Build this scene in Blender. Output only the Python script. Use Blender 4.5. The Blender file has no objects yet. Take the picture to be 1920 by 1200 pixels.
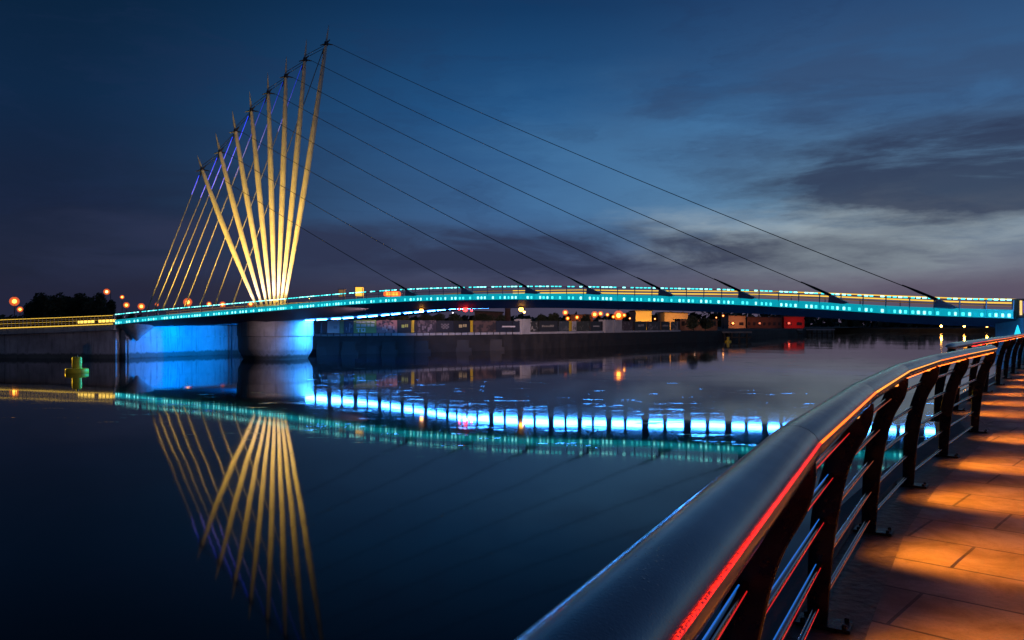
import bpy, bmesh, math, random
from mathutils import Vector, Matrix
import numpy as np
random.seed(7)
R = math.radians
sc = bpy.context.scene
C = sc.collection
# ------------------------------------------------------------------ camera
F = 1484.0; CH = 3.34; HZ = 608.0
cam = bpy.data.cameras.new('camera'); co = bpy.data.objects.new('camera', cam); C.objects.link(co)
co.location = (0, 0, CH); co.rotation_euler = (R(90), 0, 0)
cam.sensor_width = 36; cam.lens = 36*F/1920; cam.shift_y = 8/1920
cam.clip_start = 0.05; cam.clip_end = 6000
sc.camera = co
sc.view_settings.view_transform = 'Standard'; sc.view_settings.look = 'None'
sc.view_settings.exposure = 0; sc.view_settings.gamma = 1
sc.cycles.use_denoising = True
sc.cycles.max_bounces = 6; sc.cycles.glossy_bounces = 4; sc.cycles.diffuse_bounces = 2
sc.cycles.sample_clamp_indirect = 6
sc.cycles.caustics_reflective = False; sc.cycles.caustics_refractive = False

def lin(r, g, b):
    f = lambda c: (c/255/12.92) if c/255 <= .04045 else ((c/255+.055)/1.055)**2.4
    return (f(r), f(g), f(b), 1)
def P(px, py, Y): return Vector(((px-960)/F*Y, Y, CH+(HZ-py)/F*Y))

# ------------------------------------------------------------------ node helpers
class NT:
    def __init__(s, nt): s.t = nt; s.n = nt.nodes; s.l = nt.links
    def new(s, ty, **k):
        n = s.n.new(ty)
        for a, b in k.items(): setattr(n, a, b)
        return n
    def put(s, sock, v):
        if isinstance(v, bpy.types.NodeSocket): s.l.new(v, sock)
        elif v is not None: sock.default_value = v
    def m(s, op, a, b=None, c=None, clamp=False):
        n = s.new('ShaderNodeMath', operation=op, use_clamp=clamp)
        s.put(n.inputs[0], a); s.put(n.inputs[1], b)
        if c is not None: s.put(n.inputs[2], c)
        return n.outputs[0]
    def mix(s, f, a, b, mode='MIX'):
        n = s.new('ShaderNodeMix', data_type='RGBA', blend_type=mode, clamp_factor=True)
        s.put(n.inputs[0], f); s.put(n.inputs[6], a); s.put(n.inputs[7], b)
        return n.outputs[2]
    def mr(s, v, a, b, c=0., d=1., smooth=True):
        n = s.new('ShaderNodeMapRange'); n.interpolation_type = 'SMOOTHSTEP' if smooth else 'LINEAR'
        s.put(n.inputs[0], v)
        for i, q in enumerate((a, b, c, d)): s.put(n.inputs[i+1], q)
        return n.outputs[0]
    def noise(s, vec, scale, detail=4, rough=.5, dist=0., out=0):
        n = s.new('ShaderNodeTexNoise'); s.put(n.inputs['Vector'], vec)
        n.inputs['Scale'].default_value = scale; n.inputs['Detail'].default_value = detail
        n.inputs['Roughness'].default_value = rough; n.inputs['Distortion'].default_value = dist
        return n.outputs[out]
    def xyz(s, x, y, z):
        n = s.new('ShaderNodeCombineXYZ')
        for i, q in enumerate((x, y, z)): s.put(n.inputs[i], q)
        return n.outputs[0]

# ------------------------------------------------------------------ world: dusk sky
w = bpy.data.worlds.new('World'); sc.world = w; w.use_nodes = True
N = NT(w.node_tree); N.n.clear()
geo = N.new('ShaderNodeTexCoord'); sep = N.new('ShaderNodeSeparateXYZ'); N.l.new(geo.outputs['Generated'], sep.inputs[0])
X_, Y_, Z_ = sep.outputs
az = N.m('ARCTAN2', X_, Y_)
hyp = N.m('SQRT', N.m('ADD', N.m('MULTIPLY', X_, X_), N.m('MULTIPLY', Y_, Y_)))
el = N.m('ARCTAN2', Z_, hyp)
def ramp(stops):
    r = N.new('ShaderNodeValToRGB'); e = r.color_ramp.elements
    while len(e) < len(stops): e.new(.5)
    for q, (p, c) in zip(e, stops): q.position = p; q.color = lin(*c)
    return r
def elramp(stops):
    r = ramp([(p/1.0, c) for p, c in stops]); N.l.new(el, r.inputs[0]); return r.outputs[0]
left = elramp([(0, (36, 38, 56)), (.06, (28, 35, 56)), (.14, (20, 34, 60)), (.25, (12, 38, 68)), (.38, (6, 32, 58)), (.55, (2, 18, 44)), (1, (1, 8, 24))])
mid = elramp([(0, (66, 64, 84)), (.06, (66, 74, 104)), (.14, (58, 98, 144)), (.26, (34, 84, 134)), (.38, (16, 56, 98)), (.55, (10, 34, 70)), (1, (14, 26, 48))])
right = elramp([(0, (92, 76, 92)), (.06, (104, 108, 126)), (.14, (100, 134, 160)), (.24, (58, 98, 142)), (.38, (34, 66, 108)), (.55, (14, 36, 70)), (1, (14, 26, 48))])
sky = N.mix(N.mr(az, -.55, .05), left, mid)
sky = N.mix(N.mr(az, .0, .42), sky, right)
wn = N.noise(N.xyz(N.m('MULTIPLY', az, 2.), N.m('MULTIPLY', el, 8.), 5.5), 1.6, 7, .62, 0, 1)
ws = N.new('ShaderNodeSeparateColor'); N.l.new(wn, ws.inputs[0])
azc, elc = az, el
az = N.m('ADD', azc, N.m('MULTIPLY', N.m('SUBTRACT', ws.outputs[0], .5), .55))
el = N.m('ADD', elc, N.m('MULTIPLY', N.m('SUBTRACT', ws.outputs[1], .5), .14))
def blob(a, e, ra, re, ):   # soft ellipse around a direction
    da = N.m('DIVIDE', N.m('SUBTRACT', az, a), ra); de = N.m('DIVIDE', N.m('SUBTRACT', el, e), re)
    d = N.m('SQRT', N.m('ADD', N.m('MULTIPLY', da, da), N.m('MULTIPLY', de, de)))
    return N.mr(d, 1., 0.)
n1 = N.noise(N.xyz(N.m('MULTIPLY', azc, 2.2), N.m('MULTIPLY', elc, 9.), 3.1), 2.2, 7, .58, .6)
n2 = N.noise(N.xyz(N.m('MULTIPLY', azc, 1.2), N.m('MULTIPLY', elc, 7.), 8.7), 1.6, 8, .62, .9)
n3 = N.noise(N.xyz(N.m('MULTIPLY', azc, 3.), N.m('MULTIPLY', elc, 18.), 1.7), 4., 6, .6, .4)
wob = N.m('MULTIPLY', N.m('SUBTRACT', n1, .5), 1.5)
# afterglow low on the right
g1 = N.m('MULTIPLY', N.m('MINIMUM', N.m('MULTIPLY', blob(.40, .105, .32, .08), 1.5), 1.), N.mr(N.m('ADD', n1, N.m('MULTIPLY', n3, .5)), .5, .85))
sky = N.mix(N.m('MULTIPLY', g1, .78), sky, lin(168, 182, 188))
g2 = blob(.17, .20, .30, .13)
sky = N.mix(N.m('MULTIPLY', g2, .35), sky, lin(84, 140, 186))
# cloud banks (darker, greyer than the clear air)
c1 = N.m('MULTIPLY', N.m('MINIMUM', N.m('MULTIPLY', blob(.50, .17, .27, .085), 1.7), 1.), N.mr(n2, .34, .54))            # big bank, upper right
c1b = N.m('MULTIPLY', N.m('MINIMUM', N.m('MULTIPLY', blob(.46, .25, .46, .12), 1.5), 1.), N.mr(n1, .40, .60))
c2 = N.m('MULTIPLY', N.m('MINIMUM', N.m('MULTIPLY', blob(-.02, .085, .72, .06), 1.8), 1.), N.mr(n1, .30, .52))            # long band over the bridge
c3 = N.m('MULTIPLY', blob(-.38, .13, .36, .12), N.mr(n2, .34, .62))            # soft dark left
c4 = N.mr(N.m('SUBTRACT', elc, N.m('MULTIPLY', wob, .025)), .065, .03)           # haze bank on the horizon
cl = N.m('MULTIPLY', N.mr(N.noise(N.xyz(N.m('MULTIPLY', az, 2.), N.m('MULTIPLY', el, 5.), 0.), 2.4, 7, .6, .5), .46, .68), .26)
sky = N.mix(cl, sky, lin(30, 46, 82))
sky = N.mix(N.m('MULTIPLY', c3, .6), sky, lin(24, 32, 56))
sky = N.mix(N.m('MULTIPLY', c1b, .42), sky, lin(50, 66, 98))
sky = N.mix(N.m('MULTIPLY', c1, .85), sky, lin(40, 50, 78))
sky = N.mix(N.m('MULTIPLY', c2, .88), sky, lin(42, 50, 78))
hz = N.mix(N.mr(azc, -.5, .4), lin(33, 36, 58), lin(84, 76, 98))
sky = N.mix(N.m('MULTIPLY', c4, .75), sky, hz)
# a physical sky with the sun just gone, very weak, adds the last warm light behind the camera
nis = N.new('ShaderNodeTexSky'); nis.sky_type = 'NISHITA'; nis.sun_disc = False
nis.sun_elevation = R(-4); nis.sun_rotation = R(40)
add = N.mix(.04, sky, nis.outputs[0], 'ADD')
bg = N.new('ShaderNodeBackground'); N.put(bg.inputs[0], add); bg.inputs[1].default_value = 1.0
ow = N.new('ShaderNodeOutputWorld'); N.l.new(bg.outputs[0], ow.inputs[0])

# ------------------------------------------------------------------ materials
def mat(name, col, rough=.6, metal=0., noise=0., nscale=3., bump=0., bscale=20., spec=.5, coat=0.):
    m = bpy.data.materials.new(name); m.use_nodes = True; T = NT(m.node_tree)
    b = T.n['Principled BSDF']
    c = tuple(col)+(1,) if len(col) == 3 else col
    b.inputs['Roughness'].default_value = rough; b.inputs['Metallic'].default_value = metal
    b.inputs['Specular IOR Level'].default_value = spec; b.inputs['Coat Weight'].default_value = coat
    tc = T.new('ShaderNodeTexCoord').outputs['Object']
    if noise:
        f = T.noise(tc, nscale, 6, .65)
        lo = tuple(q*(1-noise) for q in c[:3])+(1,); hi = tuple(min(1, q*(1+noise)) for q in c[:3])+(1,)
        T.put(b.inputs['Base Color'], T.mix(T.mr(f, .3, .7), lo, hi))
        T.put(b.inputs['Roughness'], T.mr(f, .3, .7, max(.02, rough-.12*noise*2), min(1, rough+.12*noise*2)))
    else: b.inputs['Base Color'].default_value = c
    if bump:
        bn = T.new('ShaderNodeBump'); bn.inputs['Strength'].default_value = bump; bn.inputs['Distance'].default_value = .02
        T.put(bn.inputs['Height'], T.noise(tc, bscale, 5, .6)); T.l.new(bn.outputs[0], b.inputs['Normal'])
    return m
def emis(name, col, st, base=(.3, .3, .3)):
    m = bpy.data.materials.new(name); m.use_nodes = True; b = m.node_tree.nodes['Principled BSDF']
    b.inputs['Base Color'].default_value = tuple(base)+(1,)
    b.inputs['Emission Color'].default_value = tuple(col[:3])+(1,); b.inputs['Emission Strength'].default_value = st
    b.inputs['Roughness'].default_value = .4
    return m
M = {}
M['white_steel'] = mat('white painted steel', (.62, .60, .56), .42, noise=.10, nscale=1.5)
M['dark_steel'] = mat('dark steel', (.035, .035, .045), .35, .6)
M['cable'] = mat('galvanised cable', (.5, .48, .44), .4, .3)
M['deck_grey'] = mat('painted deck steel', (.04, .03, .05), .65, .0, noise=.25, nscale=.4)
M['bracket'] = mat('mauve grey bracket paint', (.7, .55, .7), .6)
M['concrete'] = mat('pier concrete', (.30, .29, .30), .75, noise=.22, nscale=.55, bump=.25, bscale=6)
M['concrete_dark'] = mat('stained concrete', (.38, .34, .35), .8, noise=.3, nscale=.35, bump=.4, bscale=4)
M['wall_pale'] = mat('pale quay concrete', (.34, .34, .36), .75, noise=.2, nscale=.3, bump=.3, bscale=3)
def stain(m, zt, k=.45):
    T = NT(m.node_tree); b = T.n['Principled BSDF']; src = b.inputs['Base Color'].links[0].from_socket
    tc = T.new('ShaderNodeTexCoord').outputs['Object']; se = T.new('ShaderNodeSeparateXYZ'); T.l.new(tc, se.inputs[0])
    stx = T.noise(T.xyz(T.m('MULTIPLY', se.outputs[0], 2.2), T.m('MULTIPLY', se.outputs[1], 2.2), T.m('MULTIPLY', se.outputs[2], .18)), 1.6, 6, .65)
    wet = T.mr(T.m('ADD', se.outputs[2], T.m('MULTIPLY', T.m('SUBTRACT', stx, .5), .7)), zt+.12, zt-.12)
    c = T.mix(T.m('MULTIPLY', T.mr(stx, .48, .7), k), src, (.05, .045, .04, 1))
    T.l.new(T.mix(T.m('MULTIPLY', wet, .78), c, (.03, .035, .02, 1)), b.inputs['Base Color'])
M['plinth_pale'] = mat('pale painted plinth', (.34, .34, .36), .75, noise=.2, nscale=.6)
stain(M['concrete'], .55); stain(M['concrete_dark'], .45); stain(M['wall_pale'], .5)
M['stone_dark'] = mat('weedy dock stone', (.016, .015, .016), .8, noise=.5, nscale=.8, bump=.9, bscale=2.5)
M['quay_stone'] = mat('old coping stone', (.16, .15, .14), .8, noise=.4, nscale=.6, bump=.5, bscale=5)
M['soil'] = mat('scrubby ground', (.05, .045, .03), .95, noise=.5, nscale=.3)
M['cyan'] = emis('cyan lit parapet panel', (.0, .33, .43), 1.0)
M['cy1'] = emis('cyan led bright', (.25, 1., .96), 3.0)
M['cy2'] = emis('cyan led', (.06, .85, .88), 1.8)
M['cy3'] = emis('cyan led dim', (.0, .45, .58), .9)
M['green'] = emis('green led', (.05, .75, .12), .9)
M['yellow'] = emis('yellow glow', (1.0, .60, .06), 1.15)
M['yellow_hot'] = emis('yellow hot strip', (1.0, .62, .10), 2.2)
M['yellow_dim'] = emis('dull amber glow', (.20, .10, .02), .9)
M['under'] = emis('blue white underdeck light', (.045, .30, 1.0), 70.)
M['sodium'] = emis('sodium lamp', (1.0, .40, .05), 9.)
M['sodium2'] = emis('warm lamp', (1.0, .50, .15), 8.)
def halomat(name, col, st, tr):
    m = bpy.data.materials.new(name); m.use_nodes = True; T = NT(m.node_tree); T.n.clear()
    e = T.new('ShaderNodeEmission'); e.inputs[0].default_value = tuple(col)+(1,); e.inputs[1].default_value = st
    t_ = T.new('ShaderNodeBsdfTransparent'); t_.inputs[0].default_value = (tr, tr, tr, 1); a_ = T.new('ShaderNodeAddShader')
    T.l.new(e.outputs[0], a_.inputs[0]); T.l.new(t_.outputs[0], a_.inputs[1]); o_ = T.new('ShaderNodeOutputMaterial'); T.l.new(a_.outputs[0], o_.inputs[0])
    return m
M['lamp_halo'] = halomat('orange lamp halo', (1., .15, .01), .36, .85)
M['redlamp'] = emis('red signal lamp', (1.0, .02, .015), 12.)
M['whitelamp'] = emis('white lamp', (.9, .9, 1.0), 3.)
M['bluelamp'] = emis('blue lamp', (.01, .30, .9), 3.)
M['bluestrip0'] = emis('painted blue cable glow', (.01, .05, 1.), 1.6); M['bluestrip1'] = emis('fainter painted blue cable glow', (.01, .05, .8), .7)
M['orange_sign'] = emis('orange lit sign', (1.0, .13, .02), 1.3)
M['amber_sign'] = emis('amber lit lettering', (1.0, .5, .05), 1.6)
M['purple'] = emis('purple lit screen', (.05, .0, .35), .9)
M['bark'] = mat('bark', (.05, .04, .03), .9)
def leafmat(name, c):
    m = mat(name, c, .7, noise=.5, nscale=.35); return m
M['leaf'] = leafmat('dark foliage', (.045, .06, .03))
M['leaf2'] = leafmat('olive foliage', (.075, .07, .035))

# ------------------------------------------------------------------ mesh builder
class MB:
    def __init__(s): s.v = []; s.f = []; s.mi = []; s.sm = []
    def add(s, vs, fs, mi=0, smooth=False):
        o = len(s.v); s.v += [tuple(q) for q in vs]
        for f in fs: s.f.append(tuple(i+o for i in f)); s.mi.append(mi); s.sm.append(smooth)
        return s
    def box(s, c, d, mi=0, M3=None):
        vs = []
        for x in (-.5, .5):
            for y in (-.5, .5):
                for z in (-.5, .5):
                    q = Vector((x*d[0], y*d[1], z*d[2]))
                    if M3 is not None: q = M3 @ q
                    vs.append(q+Vector(c))
        return s.add(vs, [(0, 1, 3, 2), (4, 6, 7, 5), (0, 4, 5, 1), (2, 3, 7, 6), (0, 2, 6, 4), (1, 5, 7, 3)], mi)
    def beam(s, a, b, wd, ht, mi=0, up=Vector((0, 0, 1))):
        a = Vector(a); b = Vector(b); t = (b-a); L = t.length; t.normalize()
        n = t.cross(up); n.normalize(); u = n.cross(t)
        return s.box((a+b)/2, (L, wd, ht), mi, Matrix((t, n, u)).transposed())
    def tube(s, pts, r, n=8, mi=0, cap=True, smooth=True):
        pts = [Vector(p) for p in pts]; k = len(pts)
        rs = r if isinstance(r, (list, tuple)) else [r]*k
        vs = []
        ref = Vector((0, 0, 1)) if abs((pts[-1]-pts[0]).normalized().z) < .9 else Vector((1, 0, 0))
        for i, p in enumerate(pts):
            t = (pts[min(i+1, k-1)]-pts[max(i-1, 0)]).normalized()
            a = t.cross(ref).normalized(); b = t.cross(a)
            for j in range(n):
                q = 2*math.pi*j/n; vs.append(p+(a*math.cos(q)+b*math.sin(q))*rs[i])
        fs = [(i*n+j, i*n+(j+1) % n, (i+1)*n+(j+1) % n, (i+1)*n+j) for i in range(k-1) for j in range(n)]
        s.add(vs, fs, mi, smooth)
        if cap: s.add(vs[:n], [tuple(range(n))], mi); s.add(vs[-n:], [tuple(reversed(range(n)))], mi)
        return s
    def lathe(s, c, prof, n=32, mi=0, smooth=True):
        vs = [(c[0]+r*math.cos(2*math.pi*j/n), c[1]+r*math.sin(2*math.pi*j/n), c[2]+z) for r, z in prof for j in range(n)]
        fs = [(i*n+j, i*n+(j+1) % n, (i+1)*n+(j+1) % n, (i+1)*n+j) for i in range(len(prof)-1) for j in range(n)]
        s.add(vs, fs, mi, smooth)
        if prof[0][0] > .001: s.add(vs[:n], [tuple(reversed(range(n)))], mi)
        if prof[-1][0] > .001: s.add(vs[-n:], [tuple(range(n))], mi)
        return s
    def sphere(s, c, r, n=12, mi=0, sx=1, sz=1):
        prof = [(max(.0005, r*math.sin(math.pi*i/n)), -r*sz*math.cos(math.pi*i/n)) for i in range(n+1)]
        return s.lathe(c, prof, n*2, mi)
    def prism(s, poly, z0, z1, mi=0):
        n = len(poly); vs = [(x, y, z0) for x, y in poly]+[(x, y, z1) for x, y in poly]
        fs = [tuple(reversed(range(n))), tuple(range(n, 2*n))]+[(i, (i+1) % n, n+(i+1) % n, n+i) for i in range(n)]
        return s.add(vs, fs, mi)
    def sweep(s, rings, mi=0, smooth=False, cap=True, close=True):
        n = len(rings[0]); vs = [p for r in rings for p in r]
        m = n if close else n-1
        s.add(vs, [(i*n+j, i*n+(j+1) % n, (i+1)*n+(j+1) % n, (i+1)*n+j) for i in range(len(rings)-1) for j in range(m)], mi, smooth)
        if cap: s.add(rings[0], [tuple(reversed(range(n)))], mi); s.add(rings[-1], [tuple(range(n))], mi)
        return s
    def build(s, name, mats, parent=None, loc=None, fixn=True):
        me = bpy.data.meshes.new(name)
        if loc is None and parent is not None: loc = WL(parent)
        L = Vector(loc) if loc is not None else Vector((0, 0, 0))
        me.from_pydata([tuple(Vector(v)-L) for v in s.v], [], s.f)
        for m in (mats if isinstance(mats, (list, tuple)) else [mats]): me.materials.append(M[m] if isinstance(m, str) else m)
        me.polygons.foreach_set('material_index', s.mi); me.polygons.foreach_set('use_smooth', s.sm)
        if fixn:
            bm = bmesh.new(); bm.from_mesh(me); bmesh.ops.remove_doubles(bm, verts=bm.verts, dist=1e-5)
            bmesh.ops.recalc_face_normals(bm, faces=bm.faces)
            for e_ in bm.edges:
                if len(e_.link_faces) != 2 or e_.calc_face_angle(0) > .75: e_.smooth = False
            bm.to_mesh(me); bm.free()
        me.update()
        o = bpy.data.objects.new(name, me); C.objects.link(o)
        if parent is not None:
            o.parent = parent; o.location = L-WL(parent)
        else: o.location = L
        return o
def WL(o):
    p = Vector(o.location)
    while o.parent: o = o.parent; p += Vector(o.location)
    return p
def thing(name, loc, label, cat, group=None):
    o = bpy.data.objects.new(name, None); C.objects.link(o); o.location = loc
    return tag(o, label, cat, group)
def tag(o, label=None, cat=None, group=None, kind=None):
    if label: o['label'] = label
    if cat: o['category'] = cat
    if group: o['group'] = group
    if kind: o['kind'] = kind
    return o
def light(name, ty, loc, power, col, parent=None, aim=None, size=.1, cone=60, blend=.6, spec=0.):
    l = bpy.data.lights.new(name, ty); l.energy = power; l.color = col
    if ty == 'SPOT': l.spot_size = R(cone); l.spot_blend = blend; l.shadow_soft_size = size
    elif ty == 'POINT': l.shadow_soft_size = size
    elif ty == 'AREA': l.size = size
    l.specular_factor = spec
    o = bpy.data.objects.new(name, l); C.objects.link(o)
    if parent is not None: o.parent = parent; o.location = Vector(loc)-WL(parent)
    else: o.location = loc
    if aim is not None: o.rotation_euler = (Vector(aim)-Vector(loc)).to_track_quat('-Z', 'Y').to_euler()
    return o

# ------------------------------------------------------------------ water
wm = bpy.data.materials.new('dark dock water'); wm.use_nodes = True; T = NT(wm.node_tree); b = T.n['Principled BSDF']
b.inputs['Base Color'].default_value = (.0004, .0012, .0035, 1); b.inputs['IOR'].default_value = 1.34
b.inputs['Specular IOR Level'].default_value = .31
tc = T.new('ShaderNodeTexCoord').outputs['Object']
se = T.new('ShaderNodeSeparateXYZ'); T.l.new(tc, se.inputs[0])
big = T.noise(tc, .03, 3, .5)
patch = T.mr(T.noise(tc, .11, 4, .6), .52, .72)
zone = T.m('MULTIPLY', T.mr(se.outputs[0], -24, -8), T.mr(se.outputs[1], 16, 32))
fine = T.noise(T.xyz(T.m('MULTIPLY', se.outputs[0], .3), se.outputs[1], 0.), 2.2, 4, .55)
flk = T.mr(T.noise(T.xyz(T.m('MULTIPLY', se.outputs[0], .55), T.m('MULTIPLY', se.outputs[1], 1.6), 5.), .9, 4, .6), .62, .74)
h = T.m('ADD', T.m('MULTIPLY', big, .5), T.m('MULTIPLY', fine, T.m('ADD', .003, T.m('MULTIPLY', zone, T.m('ADD', .004, T.m('MULTIPLY', patch, .012))))))
h = T.m('ADD', h, T.m('MULTIPLY', flk, T.m('MULTIPLY', zone, .03)))
bn = T.new('ShaderNodeBump'); bn.inputs['Strength'].default_value = .14; bn.inputs['Distance'].default_value = 1.
T.put(bn.inputs['Height'], h); T.l.new(bn.outputs[0], b.inputs['Normal'])
T.put(b.inputs['Roughness'], T.m('ADD', .028, T.m('MULTIPLY', T.mr(se.outputs[0], -26, -6), .012)))
M['water'] = wm
mb = MB(); mb.add([(-1500, -60, 0), (1500, -60, 0), (1500, 2500, 0), (-1500, 2500, 0)], [(0, 1, 2, 3)])
o = mb.build('water', 'water'); tag(o, 'dark calm dock water mirroring the lit bridge', kind='structure')

# ------------------------------------------------------------------ near promenade and railings
FZ = 1.74
A = [(-3.0, -4.6), (-1.75, -3.05), (-.85, -1.25), (.014, .552), (.91, 2.34), (1.88, 4.09), (3.0, 5.97), (4.17, 7.7), (5.47, 9.45), (7.12, 11.62)]
B = [(7.25, 12.9), (8.5, 14.6), (9.9, 16.5), (11.45, 18.6), (13.1, 20.8), (14.8, 23.2), (16.6, 25.7), (18.4, 28.2), (20.3, 30.8), (22.3, 33.6)]
A = [Vector((x, y, 0)) for x, y in A]; B = [Vector((x, y, 0)) for x, y in B]
def norms(pl):
    out = []
    for i in range(len(pl)):
        t = (pl[min(i+1, len(pl)-1)]-pl[max(i-1, 0)]).normalized(); out.append(Vector((t.y, -t.x, 0)))
    return out
nA = norms(A); nB = norms(B)
edgeA = [p-n*.52 for p, n in zip(A, nA)]; edgeB = [p-n*.52 for p, n in zip(B, nB)]
edge = [Vector((-6, -12, 0))]+edgeA[:-1]+[edgeA[-1]]+edgeB[1:]+[Vector((25, 38.2, 0)), Vector((27, 41.4, 0))]
strip_in = [Vector((-4.5, -12.5, 0))]+[p-n*.04 for p, n in zip(A, nA)]+[p-n*.04 for p, n in zip(B, nB)][1:]+[Vector((26, 37.6, 0)), Vector((28, 40.8, 0))]
# slabs
sm = bpy.data.materials.new('promenade slabs'); sm.use_nodes = True; T = NT(sm.node_tree); b = T.n['Principled BSDF']
tc = T.new('ShaderNodeTexCoord').outputs['Object']
mp = T.new('ShaderNodeMapping'); mp.inputs['Rotation'].default_value = (0, 0, R(42)); T.l.new(tc, mp.inputs[0])
mp.inputs['Location'].default_value = (.28, .14, 0)
wv = T.new('ShaderNodeVectorMath', operation='ADD'); T.l.new(mp.outputs[0], wv.inputs[0])
wsc = T.new('ShaderNodeVectorMath', operation='SCALE'); T.l.new(T.noise(tc, 2., 2, out=1), wsc.inputs[0]); wsc.inputs['Scale'].default_value = .012
T.l.new(wsc.outputs[0], wv.inputs[1])
def brick(c1, c2, cm):
    br = T.new('ShaderNodeTexBrick'); T.l.new(wv.outputs[0], br.inputs[0])
    br.inputs['Color1'].default_value = c1; br.inputs['Color2'].default_value = c2; br.inputs['Mortar'].default_value = cm
    br.inputs['Scale'].default_value = 1.; br.inputs['Mortar Size'].default_value = .012; br.inputs['Mortar Smooth'].default_value = .2
    br.inputs['Bias'].default_value = 0; br.inputs['Brick Width'].default_value = 1.05; br.inputs['Row Height'].default_value = .66
    br.offset = .42; br.offset_frequency = 2; return br
br = brick((.30, .25, .20, 1), (.22, .185, .16, 1), (.02, .018, .016, 1))
dirt = T.noise(tc, 2.3, 8, .65, .5); grit = T.noise(tc, 60, 3, .6)
col = T.mix(T.mr(dirt, .35, .75), br.outputs[0], T.mix(.6, br.outputs[0], (.06, .05, .045, 1)))
col = T.mix(T.m('MULTIPLY', T.mr(grit, .45, .7), .25), col, (.08, .07, .06, 1))
T.put(b.inputs['Base Color'], col); T.put(b.inputs['Roughness'], T.mr(dirt, .3, .7, .35, .65))
bn = T.new('ShaderNodeBump'); bn.inputs['Strength'].default_value = .6; bn.inputs['Distance'].default_value = .006
T.put(bn.inputs['Height'], T.m('ADD', T.m('MULTIPLY', br.outputs[1], -1.2), T.m('ADD', T.m('MULTIPLY', dirt, .9), T.m('MULTIPLY', grit, .35))))
T.l.new(bn.outputs[0], b.inputs['Normal']); M['slabs'] = sm
# rough setts strip beside the rail
st = bpy.data.materials.new('rough edge setts'); st.use_nodes = True; T = NT(st.node_tree); b = T.n['Principled BSDF']
tc = T.new('ShaderNodeTexCoord').outputs['Object']
vo = T.new('ShaderNodeTexVoronoi'); vo.inputs['Scale'].default_value = 14; T.l.new(tc, vo.inputs[0])
dd = T.noise(tc, 6, 8, .7, 1.)
T.put(b.inputs['Base Color'], T.mix(T.mr(dd, .3, .7), (.03, .025, .02, 1), (.15, .125, .10, 1)))
b.inputs['Roughness'].default_value = .45
bn = T.new('ShaderNodeBump'); bn.inputs['Strength'].default_value = .9; bn.inputs['Distance'].default_value = .02
T.put(bn.inputs['Height'], T.m('ADD', dd, T.m('MULTIPLY', vo.outputs[0], .5))); T.l.new(bn.outputs[0], b.inputs['Normal']); M['setts'] = st

mb = MB(); n = len(edge)
inner = [Vector((60, -12.5, 0)) if i == 0 else Vector((q.x+60, q.y-8, 0)) for i, q in enumerate(strip_in)]
vs = [(p.x, p.y, FZ) for p in strip_in]+[(p.x, p.y, FZ) for p in inner]
mb.add(vs, [(i, n+i, n+i+1, i+1) for i in range(n-1)])
o = mb.build('pavement', 'slabs'); tag(o, 'large stone promenade slabs lit orange', kind='structure')
mb = MB(); vs = [(p.x, p.y, FZ-.004) for p in edge]+[(p.x, p.y, FZ-.004) for p in strip_in]
mb.add(vs, [(i, n+i, n+i+1, i+1) for i in range(n-1)])
o = mb.build('path', 'setts'); tag(o, 'rough dark stone strip under the railing', kind='structure')
mb = MB()
vs = [(p.x, p.y, FZ+.05) for p in edge]+[(p.x, p.y, -1.5) for p in edge]
rings = []
for i, p in enumerate(edge):
    q = strip_in[i]; d = (q-p).normalized()
    rings.append([(p.x-d.x*.1, p.y-d.y*.1, -1.5), (p.x-d.x*.1, p.y-d.y*.1, FZ+.03), (p.x+d.x*.12, p.y+d.y*.12, FZ+.03), (p.x+d.x*.12, p.y+d.y*.12, -1.5)])
mb.sweep(rings)
o = mb.build('quay_wall', 'quay_stone'); tag(o, 'stone quay wall and coping below the near promenade railing', 'quay wall')

# brushed rail metal
rm = bpy.data.materials.new('brushed rail metal'); rm.use_nodes = True; T = NT(rm.node_tree); b = T.n['Principled BSDF']
tc = T.new('ShaderNodeTexCoord').outputs['Object']
f = T.noise(tc, 5, 6, .6); g = T.noise(tc, 260, 2, .5)
T.put(b.inputs['Base Color'], T.mix(f, (.12, .13, .16, 1), (.19, .195, .22, 1))); b.inputs['Metallic'].default_value = .85
T.put(b.inputs['Roughness'], T.mr(f, .3, .7, .34, .46)); b.inputs['Coat Weight'].default_value = 1.; b.inputs['Coat Roughness'].default_value = .05
bn = T.new('ShaderNodeBump'); bn.inputs['Strength'].default_value = .18; bn.inputs['Distance'].default_value = .0012
v_ = T.new('ShaderNodeTexVoronoi'); v_.inputs['Scale'].default_value = 95; T.l.new(tc, v_.inputs[0])
spot = T.m('MULTIPLY', T.mr(v_.outputs[0], .2, .1), T.mr(T.noise(tc, 9, 3, .6), .46, .62))
scr = T.noise(T.xyz(*[T.m('MULTIPLY', q_, k_) for q_, k_ in zip((lambda s_: (T.l.new(tc, s_.inputs[0]), s_.outputs)[1])(T.new('ShaderNodeSeparateXYZ')), (300., 30., 300.))]), 1., 3, .6)
T.put(bn.inputs['Height'], T.m('ADD', T.m('ADD', g, T.m('MULTIPLY', spot, 1.3)), T.m('MULTIPLY', scr, .6))); T.l.new(bn.outputs[0], b.inputs['Normal']); T.l.new(bn.outputs[0], b.inputs['Coat Normal']); M['rail'] = rm
M['post'] = mat('dark painted post steel', (.018, .014, .014), .3, .5, noise=.3, nscale=8, bump=.15, bscale=60)
M['bar'] = mat('polished bar steel', (.22, .23, .28), .12, 1.)
M['glint_red'] = emis('red handrail glint', (1., .02, .006), 2.)
_T = NT(M['glint_red'].node_tree); _b = _T.n['Principled BSDF']
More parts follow.
